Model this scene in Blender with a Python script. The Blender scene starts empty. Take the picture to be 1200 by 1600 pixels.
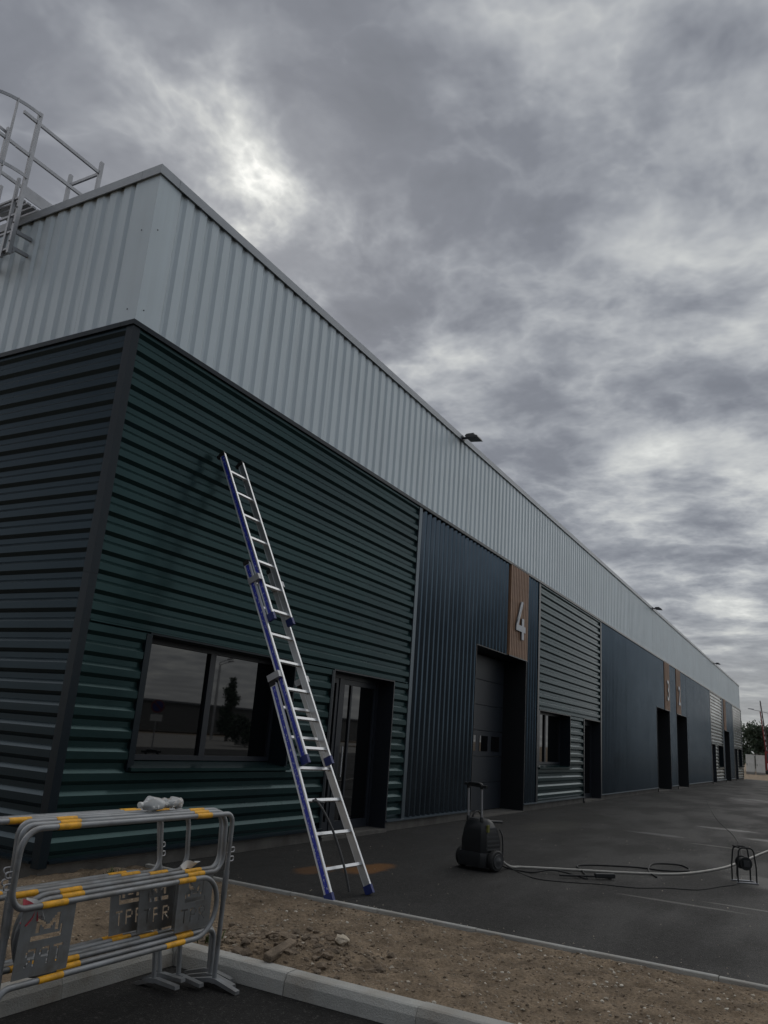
import bpy, bmesh, math, random
from mathutils import Vector, Matrix, noise
random.seed(7)
D = bpy.data
scene = bpy.context.scene
COL = scene.collection
R = math.radians

# ------------------------------------------------------------------ camera
cam_d = D.cameras.new('camera'); cam = D.objects.new('camera', cam_d); COL.objects.link(cam)
cr = Vector((0.47631424, -0.87638061, 0.07128649)); cu = Vector((-0.27256014, -0.07008254, 0.95958293)); cf = Vector((0.83596394, 0.47649287, 0.27224774))
CAM = Vector((-5.8243, -6.9723, 1.6))
cam.matrix_world = Matrix(((cr.x, cu.x, -cf.x, CAM.x), (cr.y, cu.y, -cf.y, CAM.y), (cr.z, cu.z, -cf.z, CAM.z), (0, 0, 0, 1)))
cam_d.sensor_fit = 'VERTICAL'; cam_d.sensor_height = 32.0; cam_d.lens = 32.0 * 1222.12 / 1600.0
scene.cycles.max_bounces = 6; scene.cycles.diffuse_bounces = 3; scene.cycles.glossy_bounces = 3; scene.cycles.transmission_bounces = 6; scene.cycles.caustics_reflective = False; scene.cycles.caustics_refractive = False
cam_d.clip_start = 0.05; cam_d.clip_end = 3000
scene.camera = cam
scene.render.resolution_x = 768; scene.render.resolution_y = 1024

# ------------------------------------------------------------------ light
SUN = Vector((0.5889, 0.5520, 0.5903)).normalized()
sun_d = D.lights.new('sun', 'SUN'); sun_d.energy = 1.5; sun_d.angle = R(120); sun_d.color = (1.0, 0.95, 0.88)
sun = D.objects.new('sun', sun_d); COL.objects.link(sun)
sun.rotation_euler = SUN.to_track_quat('Z', 'Y').to_euler(); sun.location = (40, 40, 60)

world = D.worlds.new('World'); scene.world = world; world.use_nodes = True
SKY_OFF = (-8.1, -2.3, 0.0)
def build_sky():
    nt = world.node_tree; N = nt.nodes; L = nt.links; N.clear()
    def mth(op, a, b=None, c=None, clamp=False):
        n = N.new('ShaderNodeMath'); n.operation = op; n.use_clamp = clamp
        for i, v in enumerate((a, b, c)):
            if v is None: continue
            if isinstance(v, (int, float)): n.inputs[i].default_value = v
            else: L.new(v, n.inputs[i])
        return n.outputs[0]
    def mixc(f, a, b, mode='MIX'):
        n = N.new('ShaderNodeMix'); n.data_type = 'RGBA'; n.blend_type = mode
        for s, v in ((n.inputs[0], f), (n.inputs[6], a), (n.inputs[7], b)):
            if isinstance(v, (int, float)): s.default_value = v
            elif isinstance(v, tuple): s.default_value = (*v, 1)
            else: L.new(v, s)
        return n.outputs[2]
    def sstep(x, a, b):
        n = N.new('ShaderNodeMapRange'); n.interpolation_type = 'SMOOTHSTEP'
        L.new(x, n.inputs[0]); n.inputs[1].default_value = a; n.inputs[2].default_value = b
        return n.outputs[0]
    out = N.new('ShaderNodeOutputWorld'); bg = N.new('ShaderNodeBackground'); L.new(bg.outputs[0], out.inputs[0])
    sky = N.new('ShaderNodeTexSky'); sky.sky_type = 'NISHITA'; sky.sun_disc = False
    sky.sun_elevation = math.asin(SUN.z); sky.sun_rotation = math.atan2(SUN.x, SUN.y)
    skyc = mixc(1.0, sky.outputs[0], (0.09, 0.09, 0.09), 'MULTIPLY')
    tc = N.new('ShaderNodeTexCoord'); sep = N.new('ShaderNodeSeparateXYZ'); L.new(tc.outputs['Generated'], sep.inputs[0])
    zc = mth('ADD', mth('MAXIMUM', sep.outputs[2], 0.0), 0.10)
    cmb = N.new('ShaderNodeCombineXYZ')
    L.new(mth('DIVIDE', sep.outputs[0], zc), cmb.inputs[0]); L.new(mth('DIVIDE', sep.outputs[1], zc), cmb.inputs[1])
    cmb.inputs[2].default_value = 3.7
    base_vec = [cmb.outputs[0]]
    def nz(scale, detail, rough, dist, off):
        mp = N.new('ShaderNodeMapping'); L.new(base_vec[0], mp.inputs[0]); mp.inputs['Location'].default_value = off
        t = N.new('ShaderNodeTexNoise'); L.new(mp.outputs[0], t.inputs['Vector'])
        t.inputs['Scale'].default_value = scale; t.inputs['Detail'].default_value = detail
        t.inputs['Roughness'].default_value = rough; t.inputs['Distortion'].default_value = dist
        return t.outputs[0]
    wv = N.new('ShaderNodeTexNoise'); L.new(cmb.outputs[0], wv.inputs['Vector']); wv.inputs['Scale'].default_value = 1.3; wv.inputs['Detail'].default_value = 3
    wa = N.new('ShaderNodeVectorMath'); wa.operation = 'MULTIPLY_ADD'; L.new(wv.outputs['Color'], wa.inputs[0]); wa.inputs[1].default_value = (0.25, 0.25, 0); L.new(cmb.outputs[0], wa.inputs[2])
    P0 = wa.outputs[0]
    sd = N.new('ShaderNodeVectorMath'); sd.operation = 'SUBTRACT'; sd.inputs[0].default_value = (SUN.x / (SUN.z + 0.1), SUN.y / (SUN.z + 0.1), 3.7); L.new(cmb.outputs[0], sd.inputs[1])
    nn = N.new('ShaderNodeVectorMath'); nn.operation = 'NORMALIZE'; L.new(sd.outputs[0], nn.inputs[0])
    st = N.new('ShaderNodeVectorMath'); st.operation = 'MULTIPLY_ADD'; L.new(nn.outputs[0], st.inputs[0]); st.inputs[1].default_value = (0.09, 0.09, 0); L.new(P0, st.inputs[2])
    def vor(vec, scale, off):
        mp = N.new('ShaderNodeMapping'); L.new(vec, mp.inputs[0]); mp.inputs['Location'].default_value = off
        wn = N.new('ShaderNodeTexNoise'); L.new(mp.outputs[0], wn.inputs['Vector']); wn.inputs['Scale'].default_value = scale * 1.6; wn.inputs['Detail'].default_value = 4; wn.inputs['Roughness'].default_value = 0.6
        ad = N.new('ShaderNodeVectorMath'); ad.operation = 'MULTIPLY_ADD'; L.new(wn.outputs['Color'], ad.inputs[0]); ad.inputs[1].default_value = (1.35 / scale,) * 3; L.new(mp.outputs[0], ad.inputs[2])
        t = N.new('ShaderNodeTexVoronoi'); t.feature = 'F1'; L.new(ad.outputs[0], t.inputs['Vector']); t.inputs['Scale'].default_value = scale
        return t.outputs['Distance']
    def dens(vec, det):
        base_vec[0] = vec
        return mth('ADD', mth('MULTIPLY', nz(0.95, 2, 0.5, 0.0, SKY_OFF), 0.38), mth('MULTIPLY', nz(2.6, det, 0.60, 0.0, (SKY_OFF[0] + 4.1, SKY_OFF[1] - 2.2, 0.6)), 0.44))
    f0 = dens(P0, 8); d1 = dens(st.outputs[0], 5)
    puff = mth('MULTIPLY', mth('SUBTRACT', 0.95, vor(P0, 3.6, (SKY_OFF[0] + 1.7, SKY_OFF[1] + 0.9, 0.3))), 0.19)
    d0 = mth('ADD', f0, puff)
    low = mth('SUBTRACT', 1.0, sstep(sep.outputs[2], 0.05, 0.45))
    dot = N.new('ShaderNodeVectorMath'); dot.operation = 'DOT_PRODUCT'; L.new(tc.outputs['Generated'], dot.inputs[0]); dot.inputs[1].default_value = SUN
    dp = mth('MAXIMUM', dot.outputs['Value'], 0.0)
    glow = mth('POWER', dp, 130.0); halo = mth('POWER', dp, 30.0)
    thin = mth('SUBTRACT', 1.0, sstep(d0, 0.36, 0.585))                    # 1 where the layer is thin
    rim = mth('MULTIPLY', mth('MULTIPLY', mth('SUBTRACT', f0, d1), 3.0), mth('SUBTRACT', 1.0, mth('POWER', dp, 300.0)))                   # sides that face the sun
    v = mth('ADD', mth('MULTIPLY', thin, 0.66), rim)
    v = mth('ADD', v, mth('MULTIPLY', low, 0.12))
    v = mth('ADD', v, mth('MULTIPLY', glow, mth('ADD', mth('MULTIPLY', thin, 0.24), 0.20)))
    v = mth('ADD', v, mth('MULTIPLY', halo, mth('MULTIPLY', thin, 0.22)))
    mid = thin
    rmp = N.new('ShaderNodeValToRGB'); L.new(mth('ADD', mth('MULTIPLY', v, 0.92), 0.115), rmp.inputs[0])
    e = rmp.color_ramp.elements; e[0].position = 0.0; e[0].color = (0.188, 0.201, 0.230, 1); e[1].position = 1.0; e[1].color = (0.95, 0.96, 0.92, 1)
    for p_, c_ in ((0.18, (0.215, 0.229, 0.262)), (0.36, (0.295, 0.312, 0.345)), (0.55, (0.42, 0.438, 0.462)), (0.78, (0.63, 0.645, 0.635))):
        q = e.new(p_); q.color = (*c_, 1)
    warm = mixc(mth('MULTIPLY', mth('SUBTRACT', 1.0, sstep(sep.outputs[2], 0.0, 0.22)), 0.65), rmp.outputs[0], (0.37, 0.375, 0.37))
    gap = mth('MULTIPLY', sstep(mid, 0.6, 1.0), glow)
    cloud = mixc(mth('MULTIPLY', gap, 0.35), warm, skyc)
    cloud = mixc(0.03, cloud, skyc)
    L.new(cloud, bg.inputs[0]); bg.inputs[1].default_value = 1.0
build_sky()
world.cycles.sampling_method = 'AUTOMATIC'
vs = scene.view_settings; vs.view_transform = 'Standard'; vs.look = 'None'; vs.exposure = 0.0; vs.gamma = 1.0; vs.use_curve_mapping = False

# ------------------------------------------------------------------ materials
MATS = {}
def mat(name, col, rough=0.5, metal=0.0, spec=0.5, var=0.0, vscale=3.0, dirt=None, dirt_amt=0.0, dscale=1.2, bump=0.0, bscale=40.0, bdetail=6.0, coat=0.0, rvar=0.0, streak=0.0, ior=None, objrand=0.0, trans=0.0, alpha=None):
    m = D.materials.new(name); m.use_nodes = True; MATS[name] = m
    nt = m.node_tree; N = nt.nodes; L = nt.links; b = N['Principled BSDF']
    b.inputs['Roughness'].default_value = rough; b.inputs['Metallic'].default_value = metal
    b.inputs['Specular IOR Level'].default_value = spec; b.inputs['Coat Weight'].default_value = coat
    b.inputs['Coat Roughness'].default_value = 0.12
    if ior: b.inputs['IOR'].default_value = ior
    if trans: b.inputs['Transmission Weight'].default_value = trans
    tc = N.new('ShaderNodeTexCoord')
    def nse(scale, detail=5, rough_=0.55, stretch=None):
        t = N.new('ShaderNodeTexNoise'); t.inputs['Scale'].default_value = scale; t.inputs['Detail'].default_value = detail; t.inputs['Roughness'].default_value = rough_
        if stretch:
            mp = N.new('ShaderNodeMapping'); L.new(tc.outputs['Object'], mp.inputs[0]); mp.inputs['Scale'].default_value = stretch; L.new(mp.outputs[0], t.inputs['Vector'])
        else: L.new(tc.outputs['Object'], t.inputs['Vector'])
        return t.outputs[0]
    def mr(x, a, b_, c, d):
        n = N.new('ShaderNodeMapRange'); L.new(x, n.inputs[0])
        for i, v in enumerate((a, b_, c, d)): n.inputs[i + 1].default_value = v
        return n.outputs[0]
    def mul(f, a, bb, mode):
        n = N.new('ShaderNodeMix'); n.data_type = 'RGBA'; n.blend_type = mode
        for s, v in ((n.inputs[0], f), (n.inputs[6], a), (n.inputs[7], bb)):
            if isinstance(v, (int, float)): s.default_value = v
            elif isinstance(v, tuple): s.default_value = (*v[:3], 1)
            else: L.new(v, s)
        return n.outputs[2]
    c = None
    if var or dirt_amt or objrand or streak:
        rgb = N.new('ShaderNodeRGB'); rgb.outputs[0].default_value = (*col, 1); c = rgb.outputs[0]
        if var: c = mul(1.0, c, mr(nse(vscale), 0.3, 0.7, 1 - var, 1 + var), 'MULTIPLY')
        if objrand:
            oi = N.new('ShaderNodeObjectInfo'); c = mul(1.0, c, mr(oi.outputs['Random'], 0, 1, 1 - objrand, 1 + objrand), 'MULTIPLY')
        if streak:
            s = mr(nse(1.0, 6, 0.6, (9, 9, 0.35)), 0.45, 0.75, 0, streak); c = mul(s, c, dirt or (0.12, 0.11, 0.1), 'MIX')
        if dirt_amt:
            d_ = mr(nse(dscale, 8, 0.62), 0.45, 0.72, 0, dirt_amt); c = mul(d_, c, dirt, 'MIX')
        L.new(c, b.inputs['Base Color'])
    else: b.inputs['Base Color'].default_value = (*col, 1)
    if rvar: L.new(mr(nse(vscale * 1.7), 0.3, 0.7, max(rough - rvar, 0.02), min(rough + rvar, 1)), b.inputs['Roughness'])
    if bump:
        bp = N.new('ShaderNodeBump'); bp.inputs['Strength'].default_value = bump; bp.inputs['Distance'].default_value = 0.02
        L.new(nse(bscale, bdetail, 0.65), bp.inputs['Height']); L.new(bp.outputs[0], b.inputs['Normal'])
    return m
M_white = mat('silver_cladding', (0.565, 0.645, 0.69), 0.42, metal=0.28, spec=0.5, var=0.05, vscale=0.6, objrand=0.02, streak=0.12, dirt=(0.25, 0.27, 0.28), bump=0.02, bscale=3)
M_green = mat('green_cladding', (0.026, 0.060, 0.060), 0.22, metal=0.45, spec=0.5, var=0.10, vscale=0.8, objrand=0.03, dirt=(0.024, 0.036, 0.045), dirt_amt=0.35, dscale=0.5, rvar=0.05)
M_navy = mat('navy_cladding', (0.030, 0.048, 0.060), 0.23, metal=0.45, spec=0.5, var=0.10, vscale=0.8, objrand=0.03, rvar=0.04)
M_blue = mat('blue_cladding', (0.125, 0.155, 0.185), 0.20, metal=0.88, spec=0.5, var=0.08, vscale=0.7, objrand=0.03, dirt=(0.10, 0.125, 0.148), dirt_amt=0.2, dscale=0.5, rvar=0.04)
for m_ in (M_green, M_navy, M_blue): m_.node_tree.nodes['Principled BSDF'].inputs['Specular Tint'].default_value = (0.42, 0.46, 0.50, 1)
M_blue.node_tree.nodes['Principled BSDF'].inputs['Specular Tint'].default_value = (0.20, 0.23, 0.26, 1)
M_dtrim = mat('dark_flashing', (0.011, 0.020, 0.028), 0.30, metal=0.15, spec=0.3, var=0.06, dirt=(0.04, 0.04, 0.04), dirt_amt=0.15)
M_btrim = mat('blue_flashing', (0.095, 0.125, 0.15), 0.36, metal=0.7, var=0.06)
M_coping = mat('silver_flashing', (0.36, 0.39, 0.42), 0.42, metal=0.3, var=0.05)
M_black = mat('black_reveal', (0.010, 0.012, 0.015), 0.5)
M_frame = mat('anthracite_frame', (0.022, 0.027, 0.036), 0.35)
M_glass = mat('dark_glass', (0.004, 0.005, 0.006), 0.02, spec=0.5, ior=1.9)
M_door = mat('sectional_door', (0.020, 0.026, 0.035), 0.42, var=0.05, vscale=2)
M_slat = mat('terracotta_slat', (0.32, 0.19, 0.12), 0.6, var=0.12, vscale=6, objrand=0.10)
M_num = mat('number_metal', (0.26, 0.28, 0.31), 0.36, metal=0.7)
M_plinth = mat('plinth_concrete', (0.13, 0.125, 0.115), 0.95, var=0.2, vscale=3, dirt=(0.05, 0.045, 0.04), dirt_amt=0.8, dscale=2.0, bump=0.5, bscale=60)
M_conc = mat('concrete', (0.30, 0.295, 0.28), 0.9, var=0.15, vscale=4, dirt=(0.13, 0.12, 0.10), dirt_amt=0.7, dscale=2.2, bump=0.5, bscale=70)
M_kerb = mat('kerb_concrete', (0.45, 0.455, 0.435), 0.9, var=0.16, vscale=6, objrand=0.08, dirt=(0.24, 0.205, 0.16), dirt_amt=0.8, dscale=3.0, bump=0.6, bscale=90)
M_galv = mat('galvanised_steel', (0.40, 0.41, 0.43), 0.48, metal=0.75, var=0.1, vscale=8)
M_gpaint = mat('barrier_grey', (0.28, 0.295, 0.31), 0.43, metal=0.35, var=0.12, vscale=5, dirt=(0.11, 0.095, 0.07), dirt_amt=0.75, dscale=4, rvar=0.08)
M_plate = mat('plate_grey', (0.19, 0.20, 0.205), 0.55, metal=0.2, var=0.15, vscale=6, dirt=(0.10, 0.085, 0.065), dirt_amt=0.7, dscale=7)
M_band = mat('yellow_band', (0.92, 0.46, 0.02), 0.5, var=0.1, vscale=9, dirt=(0.22, 0.12, 0.03), dirt_amt=0.65, dscale=14)
M_alu = mat('ladder_aluminium', (0.62, 0.64, 0.66), 0.36, metal=0.85, var=0.08, vscale=6)
M_aluw = mat('ladder_edge', (0.80, 0.82, 0.84), 0.34, metal=0.55)
M_bluep = mat('blue_plastic', (0.015, 0.03, 0.17), 0.45)
M_rub = mat('black_rubber', (0.012, 0.013, 0.014), 0.65)
M_plast = mat('black_plastic', (0.016, 0.018, 0.020), 0.42, var=0.1, vscale=12)
M_plast2 = mat('grey_plastic', (0.045, 0.048, 0.052), 0.5)
M_yel = mat('yellow_mark', (0.16, 0.16, 0.03), 0.5)
M_hose = mat('grey_hose', (0.42, 0.41, 0.38), 0.5, dirt=(0.15, 0.14, 0.12), dirt_amt=0.4, dscale=6)
M_white_p = mat('white_paint', (0.72, 0.73, 0.72), 0.5, dirt=(0.3, 0.29, 0.27), dirt_amt=0.3, dscale=2)
M_red = mat('red_paint', (0.20, 0.022, 0.022), 0.5)
M_tape = mat('red_tape', (0.45, 0.05, 0.07), 0.5)
M_stone = mat('pale_stone', (0.55, 0.48, 0.38), 0.9, var=0.25, vscale=14, bump=0.5, bscale=50)
M_clod = mat('soil_clod', (0.21, 0.165, 0.12), 0.95, var=0.5, vscale=9, bump=0.8, bscale=60)
M_peb = mat('pebble', (0.36, 0.32, 0.26), 0.9, var=0.4, vscale=25)
M_pebw = mat('white_pebble', (0.62, 0.58, 0.50), 0.85, var=0.25, vscale=30)
M_leaf = mat('foliage', (0.045, 0.075, 0.028), 0.7, var=0.5, vscale=1.2)
M_leafd = mat('dark_foliage', (0.022, 0.042, 0.020), 0.75, var=0.4, vscale=1.5)
M_bark = mat('bark', (0.06, 0.048, 0.038), 0.9, var=0.3, bump=0.5)
M_weed = mat('weed', (0.075, 0.095, 0.03), 0.7, var=0.3, vscale=8)
M_roof = mat('slate_roof', (0.05, 0.06, 0.075), 0.6)
M_wall2 = mat('shed_cladding', (0.05, 0.055, 0.058), 0.6, var=0.1)
M_render = mat('pale_render', (0.45, 0.43, 0.40), 0.8, var=0.1)
M_bottle = mat('clear_plastic', (0.93, 0.96, 0.97), 0.10, spec=0.8, ior=1.3, trans=0.55)

def mat_label():
    m = mat('blue_label', (0.025, 0.045, 0.46), 0.4); nt = m.node_tree; N = nt.nodes; L = nt.links; b = N['Principled BSDF']
    tc = N.new('ShaderNodeTexCoord'); mp = N.new('ShaderNodeMapping'); L.new(tc.outputs['Object'], mp.inputs[0]); mp.inputs['Scale'].default_value = (60, 60, 36)
    n = N.new('ShaderNodeTexNoise'); n.inputs['Scale'].default_value = 1.0; n.inputs['Detail'].default_value = 2; L.new(mp.outputs[0], n.inputs['Vector'])
    mr = N.new('ShaderNodeMapRange'); L.new(n.outputs[0], mr.inputs[0]); mr.inputs[1].default_value = 0.60; mr.inputs[2].default_value = 0.66
    mx = N.new('ShaderNodeMix'); mx.data_type = 'RGBA'; L.new(mr.outputs[0], mx.inputs[0]); mx.inputs[6].default_value = (0.025, 0.045, 0.46, 1); mx.inputs[7].default_value = (0.45, 0.5, 0.7, 1)
    L.new(mx.outputs[2], b.inputs['Base Color']); return m
M_label = mat_label()

def mat_asphalt(name, base, stains):
    m = mat(name, base, 0.75); nt = m.node_tree; N = nt.nodes; L = nt.links; b = N['Principled BSDF']
    tc = N.new('ShaderNodeTexCoord')
    def nse(s, d=6, r=0.6, st=(1, 1, 1), off=(0, 0, 0)):
        mp = N.new('ShaderNodeMapping'); L.new(tc.outputs['Object'], mp.inputs[0]); mp.inputs['Scale'].default_value = st; mp.inputs['Location'].default_value = off
        t = N.new('ShaderNodeTexNoise'); t.inputs['Scale'].default_value = s; t.inputs['Detail'].default_value = d; t.inputs['Roughness'].default_value = r; L.new(mp.outputs[0], t.inputs['Vector']); return t.outputs[0]
    def mr(x, a, b_, c, d, smooth=False):
        n = N.new('ShaderNodeMapRange'); L.new(x, n.inputs[0])
        if smooth: n.interpolation_type = 'SMOOTHSTEP'
        for i, v in enumerate((a, b_, c, d)): n.inputs[i + 1].default_value = v
        return n.outputs[0]
    def mix(f, a, bb, mode='MIX'):
        n = N.new('ShaderNodeMix'); n.data_type = 'RGBA'; n.blend_type = mode
        for s, v in ((n.inputs[0], f), (n.inputs[6], a), (n.inputs[7], bb)):
            if isinstance(v, (int, float)): s.default_value = v
            elif isinstance(v, tuple): s.default_value = (*v[:3], 1)
            else: L.new(v, s)
        return n.outputs[2]
    def m2(op, a, bb):
        n = N.new('ShaderNodeMath'); n.operation = op; n.use_clamp = False
        for i, v in enumerate((a, bb)):
            if isinstance(v, (int, float)): n.inputs[i].default_value = v
            else: L.new(v, n.inputs[i])
        return n.outputs[0]
    c = mix(mr(nse(0.35, 6), 0.35, 0.7, 0, 1), tuple(x * 0.86 for x in base), tuple(x * 1.14 for x in base))
    grain = nse(160, 2, 0.5)
    c = mix(1.0, c, mr(grain, 0.3, 0.72, 0.45, 1.65), 'MULTIPLY'); c = mix(1.0, c, mr(nse(26, 7, 0.75), 0.3, 0.7, 0.5, 1.6), 'MULTIPLY')
    c = mix(mr(nse(70, 3, 0.6, (1, 1, 1), (9, 2, 0)), 0.60, 0.68, 0, 0.6), c, (0.12, 0.117, 0.11))
    c = mix(mr(nse(24, 3, 0.55, (1, 1, 1), (4, 7, 0)), 0.64, 0.70, 0, 0.45), c, (0.105, 0.10, 0.095))
    c = mix(mr(nse(17, 4, 0.6, (1, 1, 1), (1, 3, 0)), 0.62, 0.72, 0, 0.6), c, (0.012, 0.012, 0.012))
    c = mix(mr(nse(2.2, 8, 0.65, (1, 1.6, 1)), 0.62, 0.76, 0, 0.22), c, (0.075, 0.072, 0.068))
    rough = mr(nse(0.55, 6, 0.6, (0.6, 1.4, 1), (3, 1, 0)), 0.44, 0.58, 0.64, 0.80)
    if stains:
        sep = N.new('ShaderNodeSeparateXYZ'); L.new(tc.outputs['Object'], sep.inputs[0])
        wob = mr(nse(2.5, 6), 0, 1, -0.45, 0.45); wob2 = mr(nse(3.1, 6, 0.6, (1, 1, 1), (5, 5, 0)), 0, 1, -0.45, 0.45)
        for cx, cy, rx, ry, colr, amt, kind in stains:
            dx = m2('DIVIDE', m2('SUBTRACT', m2('ADD', sep.outputs[0], m2('MULTIPLY', wob, min(rx, 0.7))), cx), rx)
            dy = m2('DIVIDE', m2('SUBTRACT', m2('ADD', sep.outputs[1], m2('MULTIPLY', wob2, min(ry, 0.7))), cy), ry)
            r2 = m2('ADD', m2('MULTIPLY', dx, dx), m2('MULTIPLY', dy, dy))
            f = mr(r2, 0.25, 1.0, amt, 0.0, True)
            c = mix(f, c, colr)
            if kind == 'wet':
                mxr = N.new('ShaderNodeMix'); mxr.data_type = 'FLOAT'; L.new(f, mxr.inputs[0]); L.new(rough, mxr.inputs[2]); mxr.inputs[3].default_value = 0.30; rough = mxr.outputs[0]
    L.new(c, b.inputs['Base Color']); L.new(rough, b.inputs['Roughness']); b.inputs['Specular IOR Level'].default_value = 0.22
    bp = N.new('ShaderNodeBump'); bp.inputs['Strength'].default_value = 0.8; bp.inputs['Distance'].default_value = 0.008
    L.new(m2('ADD', grain, nse(60, 4)), bp.inputs['Height']); L.new(bp.outputs[0], b.inputs['Normal'])
    return m
ORG = (0.26, 0.115, 0.03); PALE = (0.30, 0.295, 0.28); WET = (0.012, 0.012, 0.014)
M_lot = mat_asphalt('lot_asphalt', (0.030, 0.0297, 0.029), [
    (3.65, -1.75, 0.62, 0.26, ORG, 0.62, 'dry'), (3.0, -1.35, 0.5, 0.22, ORG, 0.35, 'dry'), (4.75, -5.3, 0.07, 0.9, PALE, 0.35, 'dry'), (5.15, -6.0, 0.05, 0.6, PALE, 0.4, 'dry'), (12.0, -5.0, 0.12, 0.8, PALE, 0.3, 'dry'), (7.6, -6.3, 0.8, 0.9, PALE, 0.30, 'dry'),
    (16.5, -4.6, 0.35, 0.9, WET, 0.7, 'wet'), (14.6, -5.8, 0.30, 0.8, WET, 0.7, 'wet'), (13.0, -3.6, 0.30, 0.7, WET, 0.7, 'wet'), (24, -6, 1.2, 1.6, WET, 0.4, 'wet'), (34, -4, 2, 1.5, WET, 0.4, 'wet'), (12, -1.6, 2.0, 0.6, (0.07, 0.07, 0.06), 0.5, 'dry')])
M_road = mat_asphalt('road_asphalt', (0.014, 0.014, 0.014), [])

def mat_soil():
    m = mat('soil', (0.12, 0.085, 0.056), 0.95); nt = m.node_tree; N = nt.nodes; L = nt.links; b = N['Principled BSDF']
    tc = N.new('ShaderNodeTexCoord')
    def nse(s, d=8, r=0.65):
        t = N.new('ShaderNodeTexNoise'); t.inputs['Scale'].default_value = s; t.inputs['Detail'].default_value = d; t.inputs['Roughness'].default_value = r; L.new(tc.outputs['Object'], t.inputs['Vector']); return t.outputs[0]
    rp = N.new('ShaderNodeValToRGB'); L.new(nse(3.5), rp.inputs[0]); e = rp.color_ramp.elements
    e[0].position = 0.3; e[0].color = (0.112, 0.082, 0.053, 1); e[1].position = 0.72; e[1].color = (0.315, 0.24, 0.162, 1)
    mx = N.new('ShaderNodeMix'); mx.data_type = 'RGBA'; mx.blend_type = 'MULTIPLY'; mx.inputs[0].default_value = 1
    mr = N.new('ShaderNodeMapRange'); L.new(nse(45, 6), mr.inputs[0])
    for i, v in enumerate((0.3, 0.7, 0.55, 1.45)): mr.inputs[i + 1].default_value = v
    L.new(rp.outputs[0], mx.inputs[6]); L.new(mr.outputs[0], mx.inputs[7]); L.new(mx.outputs[2], b.inputs['Base Color'])
    bp = N.new('ShaderNodeBump'); bp.inputs['Strength'].default_value = 0.9; bp.inputs['Distance'].default_value = 0.02
    L.new(nse(55, 9, 0.7), bp.inputs['Height']); L.new(bp.outputs[0], b.inputs['Normal'])
    return m
M_soil = mat_soil()

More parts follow.
